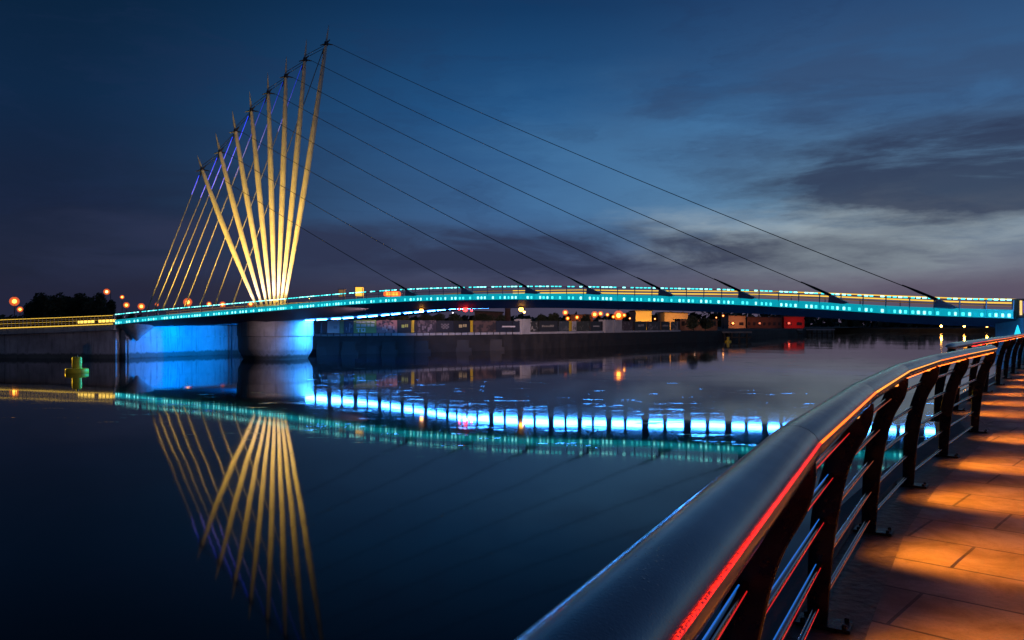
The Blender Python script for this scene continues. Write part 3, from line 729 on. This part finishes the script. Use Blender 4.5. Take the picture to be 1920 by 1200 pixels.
posters = [
 (587, 614, pcol('pale grey board', (.42, .36, .38)), None, None),
 (614, 637, pcol('off white board', (.48, .43, .42)), (.25, .22, .24), 'lines'),
 (637, 645, pcol('olive board', (.22, .24, .08)), None, None),
 (645, 663, pcol('navy board', (.03, .045, .09)), (.28, .32, .4), 'fig'),
 (663, 706, pcol('lime board', (.27, .36, .09)), (.68, .72, .6), 'TO'),
 (706, 745, pcol('pink board', (.42, .20, .20), (.05, .04, .06), 1.1, .54), (.55, .4, .4), 'fig'),
 (745, 771, pcol('black board', (.012, .014, .018)), (.45, .5, .1), 'mark'),
 (771, 777, pcol('yellow board', (.55, .38, .02)), None, None),
 (777, 818, pcol('dusky people board', (.035, .03, .045), (.13, .10, .12), 1.6, .55), (.2, .17, .2), 'fig'),
 (818, 851, pcol('midnight board', (.02, .022, .035)), (.22, .2, .22), 'check'),
 (851, 882, pcol('black board b', (.015, .015, .02)), (.5, .42, .2), 'mark'),
 (882, 887, 'yellow board', None, None),
 (887, 930, pcol('brown city board', (.11, .07, .065), (.03, .025, .03), 1.2, .5), None, None),
 (930, 975, pcol('navy board b', (.02, .024, .04)), (.6, .58, .6), 'bar'),
 (991, 1009, pcol('streaked board', (.03, .03, .03), (.4, .38, .36), 2.2, .58), None, None),
 (1011, 1046, pcol('charcoal board', (.025, .025, .03)), (.26, .25, .22), 'text'),
 (1048, 1067, pcol('blue grey board', (.05, .06, .07), (.12, .13, .14), 1., .6), None, None),
 (1067, 1072, 'yellow board', None, None),
 (1073, 1081, pcol('white board', (.4, .37, .36)), (.02, .02, .02), 'fig'),
 (1081, 1106, pcol('moss board', (.035, .035, .025), (.15, .14, .11), 1.6, .6), None, None),
 (1107, 1128, pcol('black board c', (.02, .02, .024)), (.45, .42, .4), 'bar'),
 (1165, 1186, pcol('maroon board', (.06, .03, .035), (.2, .15, .14), 1.3, .6), None, None),
 (1190, 1212, pcol('black board d', (.02, .02, .022)), (.4, .35, .3), 'mark'),
 (1214, 1238, pcol('speckled board', (.04, .03, .03), (.3, .24, .22), 1.3, .58), None, None),
 (1240, 1256, pcol('black board e', (.02, .018, .02)), (.35, .3, .28), 'text'),
 (1258, 1272, pcol('striped board', (.25, .19, .17), (.05, .04, .04), 1.4, .5), None, None)]
hb = P(600, 631, fy(600)); hb.z = 2.0
hoard = thing('hoarding', hb, 'long row of poster boards along the far quay seen under the bridge', 'hoarding')
M['mk'] = None
def wallquad(px0, px1, z0, z1, off=0., th=.08, mb=None, mi=0):
    y0, y1 = fy(px0), fy(px1); a = P(px0, 608, y0); c = P(px1, 608, y1); d = (c-a).normalized(); n_ = Vector((d.y, -d.x, 0))
    a = a+n_*off; c = c+n_*off; rg = [[Vector((q.x, q.y, z0)), Vector((q.x, q.y, z1)), Vector((q.x-n_.x*th, q.y-n_.y*th, z1)), Vector((q.x-n_.x*th, q.y-n_.y*th, z0))] for q in (a, c)]
    mb = mb or MB(); mb.sweep(rg, mi); return mb
H0, H1 = 2.34, 3.80
for px0, px1, mk, mc, kind in posters:
    mb = wallquad(px0+.3, px1-.3, H0, H1+random.uniform(-.03, .03)); pn = mb.build('poster_board', mk, hoard)
    if kind:
        mkn = 'mark %g %g' % (px0, px1); pcol(mkn, mc)
        mb = MB(); w_ = px1-px0
        def r4(u0, u1, v0, v1): wallquad(px0+w_*u0, px0+w_*u1, H0+(H1-H0)*v0, H0+(H1-H0)*v1, .02, .03, mb)
        if kind == 'lines':
            for v in (.8, .7, .6): r4(.2, .9, v, v+.03)
            r4(.5, .8, .35, .55)
        elif kind == 'fig':
            for _ in range(6):
                u = random.uniform(.1, .8); v = random.uniform(.05, .5); r4(u, u+.07, v, v+random.uniform(.2, .4))
        elif kind == 'TO':
            for u, u1 in ((.12, .34), (.37, .52), (.56, .72), (.76, .92)): r4(u, u1, .78, .92)
            for u, u1 in ((.12, .28), (.32, .55), (.6, .7), (.74, .9)): r4(u, u1, .5, .7)
            r4(.12, .30, .32, .40); r4(.185, .235, .08, .32)      # T
            r4(.33, .38, .08, .40); r4(.46, .51, .08, .40); r4(.38, .46, .33, .40); r4(.38, .46, .08, .15)   # O
        elif kind == 'mark': r4(.3, .5, .4, .65); r4(.56, .64, .45, .7); r4(.68, .76, .45, .7)
        elif kind == 'check':
            for a_ in range(5):
                for b_ in range(4):
                    if (a_+b_) % 2: r4(.28+.09*a_, .36+.09*a_, .3+.11*b_, .4+.11*b_)
        elif kind == 'bar': r4(.25, .8, .42, .54)
        elif kind == 'text':
            for u in range(6): r4(.15+.11*u, .23+.11*u, .42, .42+random.choice((.14, .2)))
        mb.build('print', mkn, pn)
mb = MB()
for a_, b_ in ((587, 760), (760, 975), (991, 1130), (1165, 1275)): wallquad(a_, b_, 2.0, 2.3, .12, .3, mb)
mb.build('plinth', 'plinth_pale', hoard)
mb = MB()
for a_ in range(590, 1275, 12): wallquad(a_, a_+1.2, 2.0, H1+.03, -.12, .1, mb)
mb.build('frame', 'dark_steel', hoard)
for a_, b_, lab in ((975, 991, 'narrow pale concrete kiosk standing in the poster row'), (1132, 1146, 'pale utility cabinet beside the bright lamp, left of the pair'), (1147, 1163, 'pale utility cabinet beside the bright lamp, right of the pair')):
    mb = wallquad(a_, b_, 2.0, 3.95, .3, 1.2); wallquad(a_-.5, b_+.5, 3.95, 4.05, .36, 1.3, mb); wallquad(a_+(b_-a_)*.2, b_-(b_-a_)*.2, 2.2, 3.6, .33, .05, mb)
    q = P(a_, 608, fy(a_)); o = mb.build('utility_cabinet', 'plinth_pale', loc=(q.x, q.y, 2.0)); tag(o, lab, 'cabinet')

for x, y, ax, ay, pw in ((-9, 76, -14, 92, 14000), (-2, 73, -2, 103, 17000), (5, 72, 10, 119, 18000), (12, 70, 24, 137, 18000)):
    light('quay_fill', 'SPOT', (x, y, 5.9), pw, (1., .62, .55), bridge, aim=(ax, ay, 3.4), size=.4, cone=62, blend=1.)  # fill spots added to brighten the poster boards
# ------------------------------------------------------------------ street lamps
def lamp(px, py, Y, r, mk, label, style=0, ground=2.0, grp='street lamps on the far bank', power=0):
    c = P(px, py, Y); root = thing('street_lamp', (c.x, c.y, ground), label, 'street lamp', grp)
    mb = MB()
    if style == 0:
        mb.tube([(c.x, c.y, ground), (c.x, c.y, c.z-r*.9)], [.09, .05], 8)
    else:
        mb.tube([(c.x+.9, c.y, ground), (c.x+.9, c.y, c.z-.2), (c.x+.7, c.y, c.z+r+.12), (c.x, c.y, c.z+r+.12)], [.1, .07, .05, .05], 8)
    mb.build('pole', 'dark_steel', root)
    g = mk.startswith('sod')
    mb = MB(); mb.sphere(c, r*.7 if g else r, 8); lt = mb.build('lantern', mk, root)
    if g:
        mb = MB(); mb.sphere(c, r*1.1, 8); mb.build('lamp_halo', 'lamp_halo', lt); mb = MB(); mb.sphere(c, r*1.65, 8); mb.build('lamp_halo', 'lamp_halo', lt)  # orange glow around the lamp, drawn as see-through shells
    mb = MB(); mb.lathe(c+Vector((0, 0, r*(1.58 if g else .72))), [(r*.5, 0), (r*.35, r*.2), (.03, r*.3)], 12); mb.build('cap', 'dark_steel', root)
    if power: light('lamp_glow', 'POINT', c-Vector((0, .6, r+.1)), power, (1., .42, .08), root, size=.2)
LM = [
 (27, 565, 120, .42, 'sodium', 'brightest orange street lamp at the far left edge', 0, 2., 0),
 (37.5, 580, 150, .32, 'sodium', 'small orange lamp just right of and below the brightest left lamp', 0, 2., 0),
 (69, 578, 210, .16, 'sodium2', 'tiny distant lamp in front of the dark trees', 0, 2., 0),
 (200, 547, 180, .42, 'sodium2', 'tall lamp over the right end of the dark tree clump', 1, 2., 0),
 (229, 557, 190, .30, 'sodium', 'orange lamp between the tall lamp and the bridge end', 0, 2., 0),
 (237, 572, 150, .34, 'sodium', 'orange lamp above the tail end of the cyan lights', 0, 2., 0),
 (265, 574.5, 140, .36, 'sodium', 'orange lamp just left of the first back cable', 0, 2., 0),
 (294, 571, 180, .25, 'sodium', 'small orange lamp between the first two back cables', 0, 2., 0),
 (352, 566.5, 130, .42, 'sodium', 'large orange lamp behind the middle back cables', 0, 2., 0),
 (392, 570, 150, .28, 'sodium', 'small orange lamp left of the pair before the masts', 0, 2., 0),
 (417.5, 571, 140, .33, 'sodium', 'orange lamp glowing just left of the last back cable', 0, 2., 0),
 (470, 570, 130, .30, 'sodium', 'orange lamp touching the foot of the leftmost mast', 0, 2., 0),
 (819.5, 585, 200, .20, 'whitelamp', 'left of two small white lamps below the bridge deck', 0, 2., 0),
 (849, 586.5, 200, .17, 'whitelamp', 'right of two small white lamps below the bridge deck', 0, 2., 0),
 (1060, 586, 150, .34, 'sodium', 'upper orange lamp above the yellow stripe of the hoarding', 0, 2., 0),
 (1064.5, 597, 140, .24, 'sodium', 'lower orange lamp above the yellow stripe of the hoarding', 0, 2., 0),
 (1082, 595, 145, .24, 'sodium', 'small orange lamp alone over the middle of the hoarding', 0, 2., 0),
 (1115, 589.5, 160, .42, 'sodium', 'leftmost of the three high orange lamps above the utility cabinets', 0, 2., 0),
 (1126, 588, 175, .36, 'sodium', 'middle of the three high orange lamps above the utility cabinets', 0, 2., 0),
 (1139, 590, 180, .28, 'sodium', 'rightmost of the three high orange lamps above the utility cabinets', 0, 2., 0),
 (1150, 594, 150, .22, 'sodium', 'little orange lamp hugging the left of the brightest lamp', 0, 2., 0),
 (1160, 591.5, 128, .5, 'sodium', 'brightest orange lamp under the bridge above the utility cabinets', 0, 2., 0),
 (1170.5, 591, 150, .25, 'sodium', 'little orange lamp hugging the right of the brightest lamp', 0, 2., 0),
 (1181, 597, 170, .16, 'sodium2', 'faint orange lamp left of the gold lit hall', 0, 2., 0),
 (1228, 598, 175, .16, 'sodium2', 'faint orange lamp right of the gold lit hall', 0, 2., 0),
 (1356, 592, 240, .25, 'sodium2', 'small warm lamp beside the red and orange lit sheds', 0, 2., 0),
 (1343, 595.5, 240, .18, 'sodium2', 'tiny warm lamp left of the orange lit shed', 0, 2., 0)]
for px, py, Y, r, mk, lab, sty, g, pw in LM: lamp(px, py, Y, r, mk, lab, sty, g, power=pw)
k = 0
for px in (1765, 1808, 1850.5):
    c = P(px, 611.5, 330); root = thing('jetty_lamp', (c.x, c.y, 0), ['leftmost of three amber lamps on the distant waterfront at right', 'middle of three amber lamps on the distant waterfront at right', 'rightmost of three amber lamps on the distant waterfront at right'][k], 'lamp', 'amber waterfront lamps')
    mb = MB(); mb.tube([(c.x, c.y, -1), (c.x, c.y, c.z)], .12, 8); mb.build('post', 'dark_steel', root)
    mb = MB(); mb.sphere(c, .42, 8); mb.build('lantern', M.setdefault('sod3', emis('amber strong', (1., .42, .06), 60.)), root); k += 1

# ------------------------------------------------------------------ trees
def leaf_cloud(mb, c, rx, ry, rz, n, s_, rng):
    for _ in range(n):
        while True:
            v = Vector((rng.uniform(-1, 1), rng.uniform(-1, 1), rng.uniform(-1, 1)))
            if .25 < v.length < 1: break
        p = Vector(c)+Vector((v.x*rx, v.y*ry, v.z*rz))
        a = Vector((rng.gauss(0, 1), rng.gauss(0, 1), rng.gauss(0, 1))).normalized(); b_ = a.orthogonal().normalized(); q = s_*rng.uniform(.6, 1.4)
        cc = a.cross(b_); mb.add([p-b_*q, p+cc*q*.5, p+b_*q, p-cc*q*.5], [(0, 1, 2, 3)])
def tree(px, pyt, Y, wpx, label, seed, mk='leaf', ground=2.0):
    rng = random.Random(seed); base = P(px, 608, Y); base.z = ground
    top = P(px, pyt, Y).z; H = top-ground; wr = wpx*Y/F/2
    root = thing('tree', base, label, 'tree', 'trees on the far bank')
    mb = MB(); mb.tube([base, base+Vector((.1, 0, H*.35)), base+Vector((-.1, .1, H*.7))], [H*.035, H*.025, H*.01], 8)
    for q in range(5):
        a = q*1.3; s0 = base+Vector((0, 0, H*(.3+.07*q))); mb.tube([s0, s0+Vector((math.cos(a)*wr*.6, math.sin(a)*wr*.6, H*.22))], [H*.014, H*.005], 5)
    mb.build('trunk', 'bark', root)
    mb = MB(); cz = ground+H*.58
    for q in range(20):
        a = rng.uniform(0, 6.28); rr_ = rng.uniform(0, .72)*wr; zz = rng.uniform(-.30, .26)*H
        k_ = 1-abs(zz)/(H*.62)
        leaf_cloud(mb, (base.x+math.cos(a)*rr_*k_, base.y+math.sin(a)*rr_*k_, cz+zz), wr*.38, wr*.38, H*.19, 200, max(.12, H*.033), rng)
    mb.build('crown', mk, root, fixn=False)
TR = [(125, 556, 170, 50, 'low dark tree filling the notch of the clump', 'leaf'), (168, 556, 172, 44, 'low dark tree behind the right half of the clump', 'leaf'), (88, 560, 172, 60, 'low spreading dark tree behind the left half of the clump', 'leaf'), (75, 549, 165, 62, 'tall dark tree at the left end of the clump', 'leaf'), (103, 547, 160, 52, 'tallest dark rounded tree left of the notch in the clump', 'leaf'), (150, 549, 165, 58, 'dark tree right of the notch in the clump', 'leaf'),
 (187, 549, 160, 54, 'dark tree under the tall lamp at the right of the clump', 'leaf'), (208, 562, 170, 34, 'lowest dark tree at the right end of the clump', 'leaf'),
 (60, 563, 175, 36, 'small dark tree sloping down at the far left of the clump', 'leaf'),
 (722, 586, 135, 46, 'low bush tree behind the pink poster', 'leaf'), (752, 588, 118, 40, 'olive tree lit warm above the black and pink posters', 'leaf2'), (797, 586, 140, 36, 'small tree behind the first yellow stripe', 'leaf'),
 (822, 585, 145, 34, 'small dark tree behind the chequered poster', 'leaf'), (850, 587, 140, 40, 'low dark tree behind the right of the chequered poster', 'leaf'), (905, 586, 150, 60, 'broad dark tree between the red lamps and chimney', 'leaf'),
 (935, 589, 150, 40, 'low dark tree at the foot of the chimney', 'leaf'), (1015, 588, 160, 26, 'small pointed tree right of the pale kiosk', 'leaf'), (1040, 583, 160, 30, 'taller pointed tree left of the upper orange lamp', 'leaf'), (1098, 589, 170, 36, 'low dark tree left of the three high lamps', 'leaf'),
 (1228, 590, 215, 30, 'dark tree between the two gold lit halls', 'leaf'), (1300, 592, 150, 42, 'dark tree at the right end of the hoarding', 'leaf'), (1322, 596, 160, 40, 'low dark tree over the dock shed roofs', 'leaf')]
for i, (px, py, Y, w_, lab, mk) in enumerate(TR): tree(px, py, Y, w_, lab, 100+i, mk)
# distant treeline, one mass
mb = MB(); rng = random.Random(5)
for k in range(420):
    px = rng.uniform(-80, 2000); Y = rng.uniform(420, 520)
    hmax = np.interp(px, [-80, 200, 560, 1000, 1300, 1450, 1700, 1950], [9, 8, 7, 8, 10, 10, 8, 7])
    c = P(px, 608, Y); leaf_cloud(mb, (c.x, c.y, 2+rng.uniform(0, .6)*hmax*.9), 8, 6, hmax*.4, 14, 2.6, rng)
o = mb.build('treeline', 'leaf', fixn=False); tag(o, 'low distant line of dark woodland along the horizon', 'woodland', kind='stuff')
mb = MB(); mb.prism([(95, 345), (260, 345), (420, 420), (420, 900), (60, 900), (60, 400)], -1.5, 1.6); o = mb.build('ground', 'soil'); tag(o, 'low dark far shore at the right', kind='structure')

# ------------------------------------------------------------------ far buildings
M['render'] = mat('pale rendered wall', (.42, .36, .28), .8, noise=.12, nscale=.5)
M['roofing'] = mat('dark roofing', (.05, .05, .055), .7)
M['red_wall'] = mat('red clad wall', (.45, .04, .04), .7)
M['brick'] = mat('dull brick', (.16, .09, .07), .85, noise=.3, nscale=1.)
M['window'] = mat('dark window', (.02, .02, .025), .1)
def building(px0, px1, pyt, Y, name, label, wall, nwin=4, glow=None, slope=0., ground=2.0, depth=9, cat='building'):
    a = P(px0, 608, Y); c = P(px1, 608, Y); top = P(px0, pyt, Y).z; W_ = c.x-a.x
    root = thing(name, ((a.x+c.x)/2, Y, ground), label, cat)
    mb = MB(); vs = []
    for y in (Y, Y+depth):
        vs += [(a.x, y, ground), (c.x, y, ground), (c.x, y, top-slope), (a.x, y, top)]
    mb.add(vs, [(0, 1, 2, 3), (7, 6, 5, 4), (0, 4, 5, 1), (3, 2, 6, 7), (0, 3, 7, 4), (1, 5, 6, 2)]); mb.build('wall', wall, root)
    mb = MB(); vs = [(a.x-.3, Y-.35, top+.02), (c.x+.3, Y-.35, top-slope+.02), (c.x+.3, Y+depth+.3, top-slope+.02), (a.x-.3, Y+depth+.3, top+.02)]
    vs += [(x, y, z+.22) for x, y, z in vs]; mb.add(vs, [(3, 2, 1, 0), (4, 5, 6, 7), (0, 1, 5, 4), (1, 2, 6, 5), (2, 3, 7, 6), (3, 0, 4, 7)]); mb.build('roof', 'roofing', root)
    for k in range(nwin):
        x = a.x+W_*(k+.5)/nwin; mb = MB(); mb.box((x, Y-.02, ground+1.5), (W_/nwin*.5, .1, 1.0)); mb.build('window', 'window', root)
    if glow:
        pw, col = glow
        light('wall_floodlight', 'SPOT', ((a.x+c.x)/2, Y-5, ground+1.7), pw, col, root, aim=((a.x+c.x)/2, Y, top-1.2), size=.3, cone=120, blend=.6)
building(1192, 1222, 583.5, 185, 'lit_hall', 'box shaped hall floodlit gold under the bridge', 'render', 0, (2600, (1., .42, .03)), 0)
building(1246, 1290, 586.5, 190, 'lit_hall', 'wider hall with dim pale side lit orange at its right', 'render', 0, (1300, (1., .34, .05)), .2)
building(1366, 1398, 592, 260, 'shed', 'salmon orange lit shed above the dark jetty', 'render', 2, (700, (1., .26, .06)), .2)
building(1400, 1466, 595, 262, 'warehouse', 'long dim brown warehouse between orange and red lit sheds', 'brick', 7, (160, (1., .25, .12)), .1)
building(1470, 1508, 594, 264, 'shed', 'red lit shed at the right of the far bank', 'red_wall', 2, (380, (1., .10, .06)), .1)
building(890, 942, 584, 200, 'warehouse', 'plain dark warehouse silhouette left of the chimney', 'brick', 5, None, .3)
building(1275, 1345, 600, 172, 'dock_shed', 'low dark dock shed past the end of the hoarding', 'brick', 6, (260, (1., .5, .3)), .1, depth=6)
building(1070, 1112, 591, 210, 'warehouse', 'low dark building behind the middle lamps of the hoarding', 'brick', 4, (600, (1., .3, .1)), .0)
mb = MB(); c = P(952, 608, 210); mb.lathe((c.x, c.y, 2), [(1.0, 0), (.7, 5.2), (.78, 5.3), (.78, 5.6)], 16); o = mb.build('chimney', 'brick', loc=(c.x, c.y, 2)); tag(o, 'single dark chimney on the skyline below the bridge deck', 'chimney')
# dark jetty with piles beyond the quay
for px0, px1, Y, lab in ((1300, 1410, 158, 'long dark timber jetty in front of the dock sheds'), (1455, 1505, 225, 'left of two low distant jetties at the right'), (1512, 1566, 235, 'right of two low distant jetties at the right')):
    a = P(px0, 608, Y); c = P(px1, 608, Y); root = thing('jetty', ((a.x+c.x)/2, Y, 0), lab, 'jetty')
    mb = MB(); mb.box(((a.x+c.x)/2, Y+2, 1.75), (c.x-a.x, 4, .35)); mb.build('platform', 'plinth_pale' if Y > 200 else 'quay_stone', root)
    mb = MB(); x = a.x+.3
    while x < c.x: mb.tube([(x, Y+.3, -1), (x, Y+.3, 1.6)], .22, 8); x += 1.5
    mb.beam((a.x, Y+.5, .7), (c.x, Y+.5, .7), .2, .25); mb.build('piling', 'bark', root)

# ------------------------------------------------------------------ buoys
M['buoy'] = mat('yellow buoy paint', (.75, .52, .02), .45, noise=.15, nscale=2)
def buoy(px, py, wpx, label):
    Y = CH*F/(py-HZ); c = P(px, py, Y); s_ = wpx*Y/F*.88
    root = thing('mooring_buoy', (c.x, c.y, 0), label, 'buoy')
    mb = MB(); mb.lathe((c.x, c.y, 0), [(s_*.42, -.4), (s_*.5, .0), (s_*.5, s_*.17), (s_*.47, s_*.21)], 28); mb.build('float', 'buoy', root)
    mb = MB(); mb.lathe((c.x, c.y, 0), [(s_*.21, s_*.21), (s_*.21, s_*.72), (s_*.19, s_*.75)], 24); mb.build('column', 'buoy', root)
    mb = MB(); mb.lathe((c.x, c.y, 0), [(s_*.05, s_*.75), (s_*.05, s_*.83), (s_*.02, s_*.86)], 12); mb.build('cap', 'dark_steel', root)
    return c
c = buoy(144.5, 699, 45, 'large yellow mooring buoy floating off the approach ramp')
buoy(1365, 641, 14, 'small distant yellow buoy off the dark jetty')
light('buoy_warm_fill', 'SPOT', (11.2, 18.4, 2.75), 7500, (1., .72, .12), None, aim=(c.x, c.y, .6), size=.05, cone=5, blend=.6)  # added spot with no fitting, warms the near side of the buoy
light('buoy_fill', 'SPOT', (-19, 66.2, 4.5), 9000, (.0, .8, 1.), bridge, aim=(c.x, c.y, .6), size=.3, cone=10, blend=.5)
light('buoy_yellow_fill', 'SPOT', rpt(.5)+Vector((0, -.9, .5)), 22000, (1., .6, .02), ramp_o, aim=(c.x, c.y, .6), size=.3, cone=16, blend=.5)  # yellow spot added on the ramp only to tint the buoy

# ------------------------------------------------------------------ things on the deck
p = P(735, 551, 70.8); root = thing('lit_sign', p-Vector((0, 0, 1.)), 'rounded orange glowing sign on the bridge deck', 'sign')
mb = MB(); L = 1.55; H = .5; pts = []
for k in range(24):
    a = 2*math.pi*k/24; x = math.copysign(abs(math.cos(a))**.5, math.cos(a))*L/2; z = math.copysign(abs(math.sin(a))**.6, math.sin(a))*H/2; pts.append((x, z))
rg = [[p+Vector((x, y, z)) for x, z in pts] for y in (0, .2)]; mb.sweep(rg); mb.build('board', 'orange_sign', root)
mb = MB()
for k in range(4): mb.box(p+Vector((-.42+.28*k, -.02, 0)), (.2, .05, .26))
mb.build('lettering', 'amber_sign', root)
mb = MB(); mb.beam(p+Vector((-.5, .1, -1)), p+Vector((-.5, .1, -.2)), .06, .06, 0, Vector((0, 1, 0))); mb.beam(p+Vector((.5, .1, -1)), p+Vector((.5, .1, -.2)), .06, .06, 0, Vector((0, 1, 0))); mb.build('leg', 'dark_steel', root)
for px, py, wd, hh, mk, lab in ((674, 549, .8, .8, 'amber_sign', 'glowing amber box lantern on the bridge deck'), (641, 550, .6, .62, 'yellow_dim', 'dim brown box lantern on legs left of the glowing one')):
    p = P(px, py, 73.5); root = thing('deck_lantern', p-Vector((0, 0, .6)), lab, 'lantern')
    mb = MB(); mb.box(p+Vector((0, 0, hh/2-.3)), (wd*.8, .6, hh)); mb.build('lantern_box', mk, root)
    mb = MB(); mb.box(p+Vector((0, 0, hh-.26)), (wd, .75, .07)); mb.build('roof', 'bracket', root)
    mb = MB()
    for dx in (-1, 1):
        for dy in (-1, 1): mb.box(p+Vector((dx*wd*.42, dy*.3, -.1)), (.05, .05, 1.1))
    mb.build('leg', 'bracket', root)

# ------------------------------------------------------------------ right landing
M['landing'] = mat('landing concrete', (.22, .19, .21), .75, noise=.25, nscale=.8)
root = thing('gate_pillar', P(1915, 600, 41), 'square pillar with amber frame and purple panel at the right end of the bridge', 'pillar')
q = P(1914, 590, 41.2)
mb = MB(); mb.box(q+Vector((0, 0, .35)), (.55, .6, .95)); mb.build('body', M.setdefault('pil', mat('rusty pillar paint', (.25, .08, .05), .5)), root)
mb = MB(); q2 = q+Vector((0, -.32, .35)); mb.box(q2+Vector((-.2, 0, 0)), (.10, .05, .75)); mb.build('frame', 'yellow', root)
mb = MB(); mb.box(q2+Vector((.1, 0, .05)), (.36, .05, .6)); mb.build('panel', 'purple', root)
mb = MB(); e, W_ = station(1900)
mb.box(e+Vector((3.55, 1.0, -2.2)), (6.4, 2.2, 4.5)); mb.box(e+Vector((11.5, 7, -2.2)), (8, 9.5, 4.5)); o = mb.build('abutment', 'landing', loc=e); tag(o, 'purple grey concrete abutment where the bridge meets the near quay', 'abutment')
light('abutment_light', 'SPOT', P(1897, 616, 39.5), 160, (.02, .35, 1.), None, aim=P(1870, 600, 46), size=.1, cone=120)
mb = MB(); q = P(1908, 622, 38.5); mb.tube([q+Vector((0, 0, -.35)), q+Vector((0, 0, .33))], [.24, .02], 4); o = mb.build('floodlight', M.setdefault('cyf', emis('cyan flood', (.02, .6, .8), 1.4)), loc=q); tag(o, 'cyan glowing pointed floodlight below the bridge landing', 'floodlight')
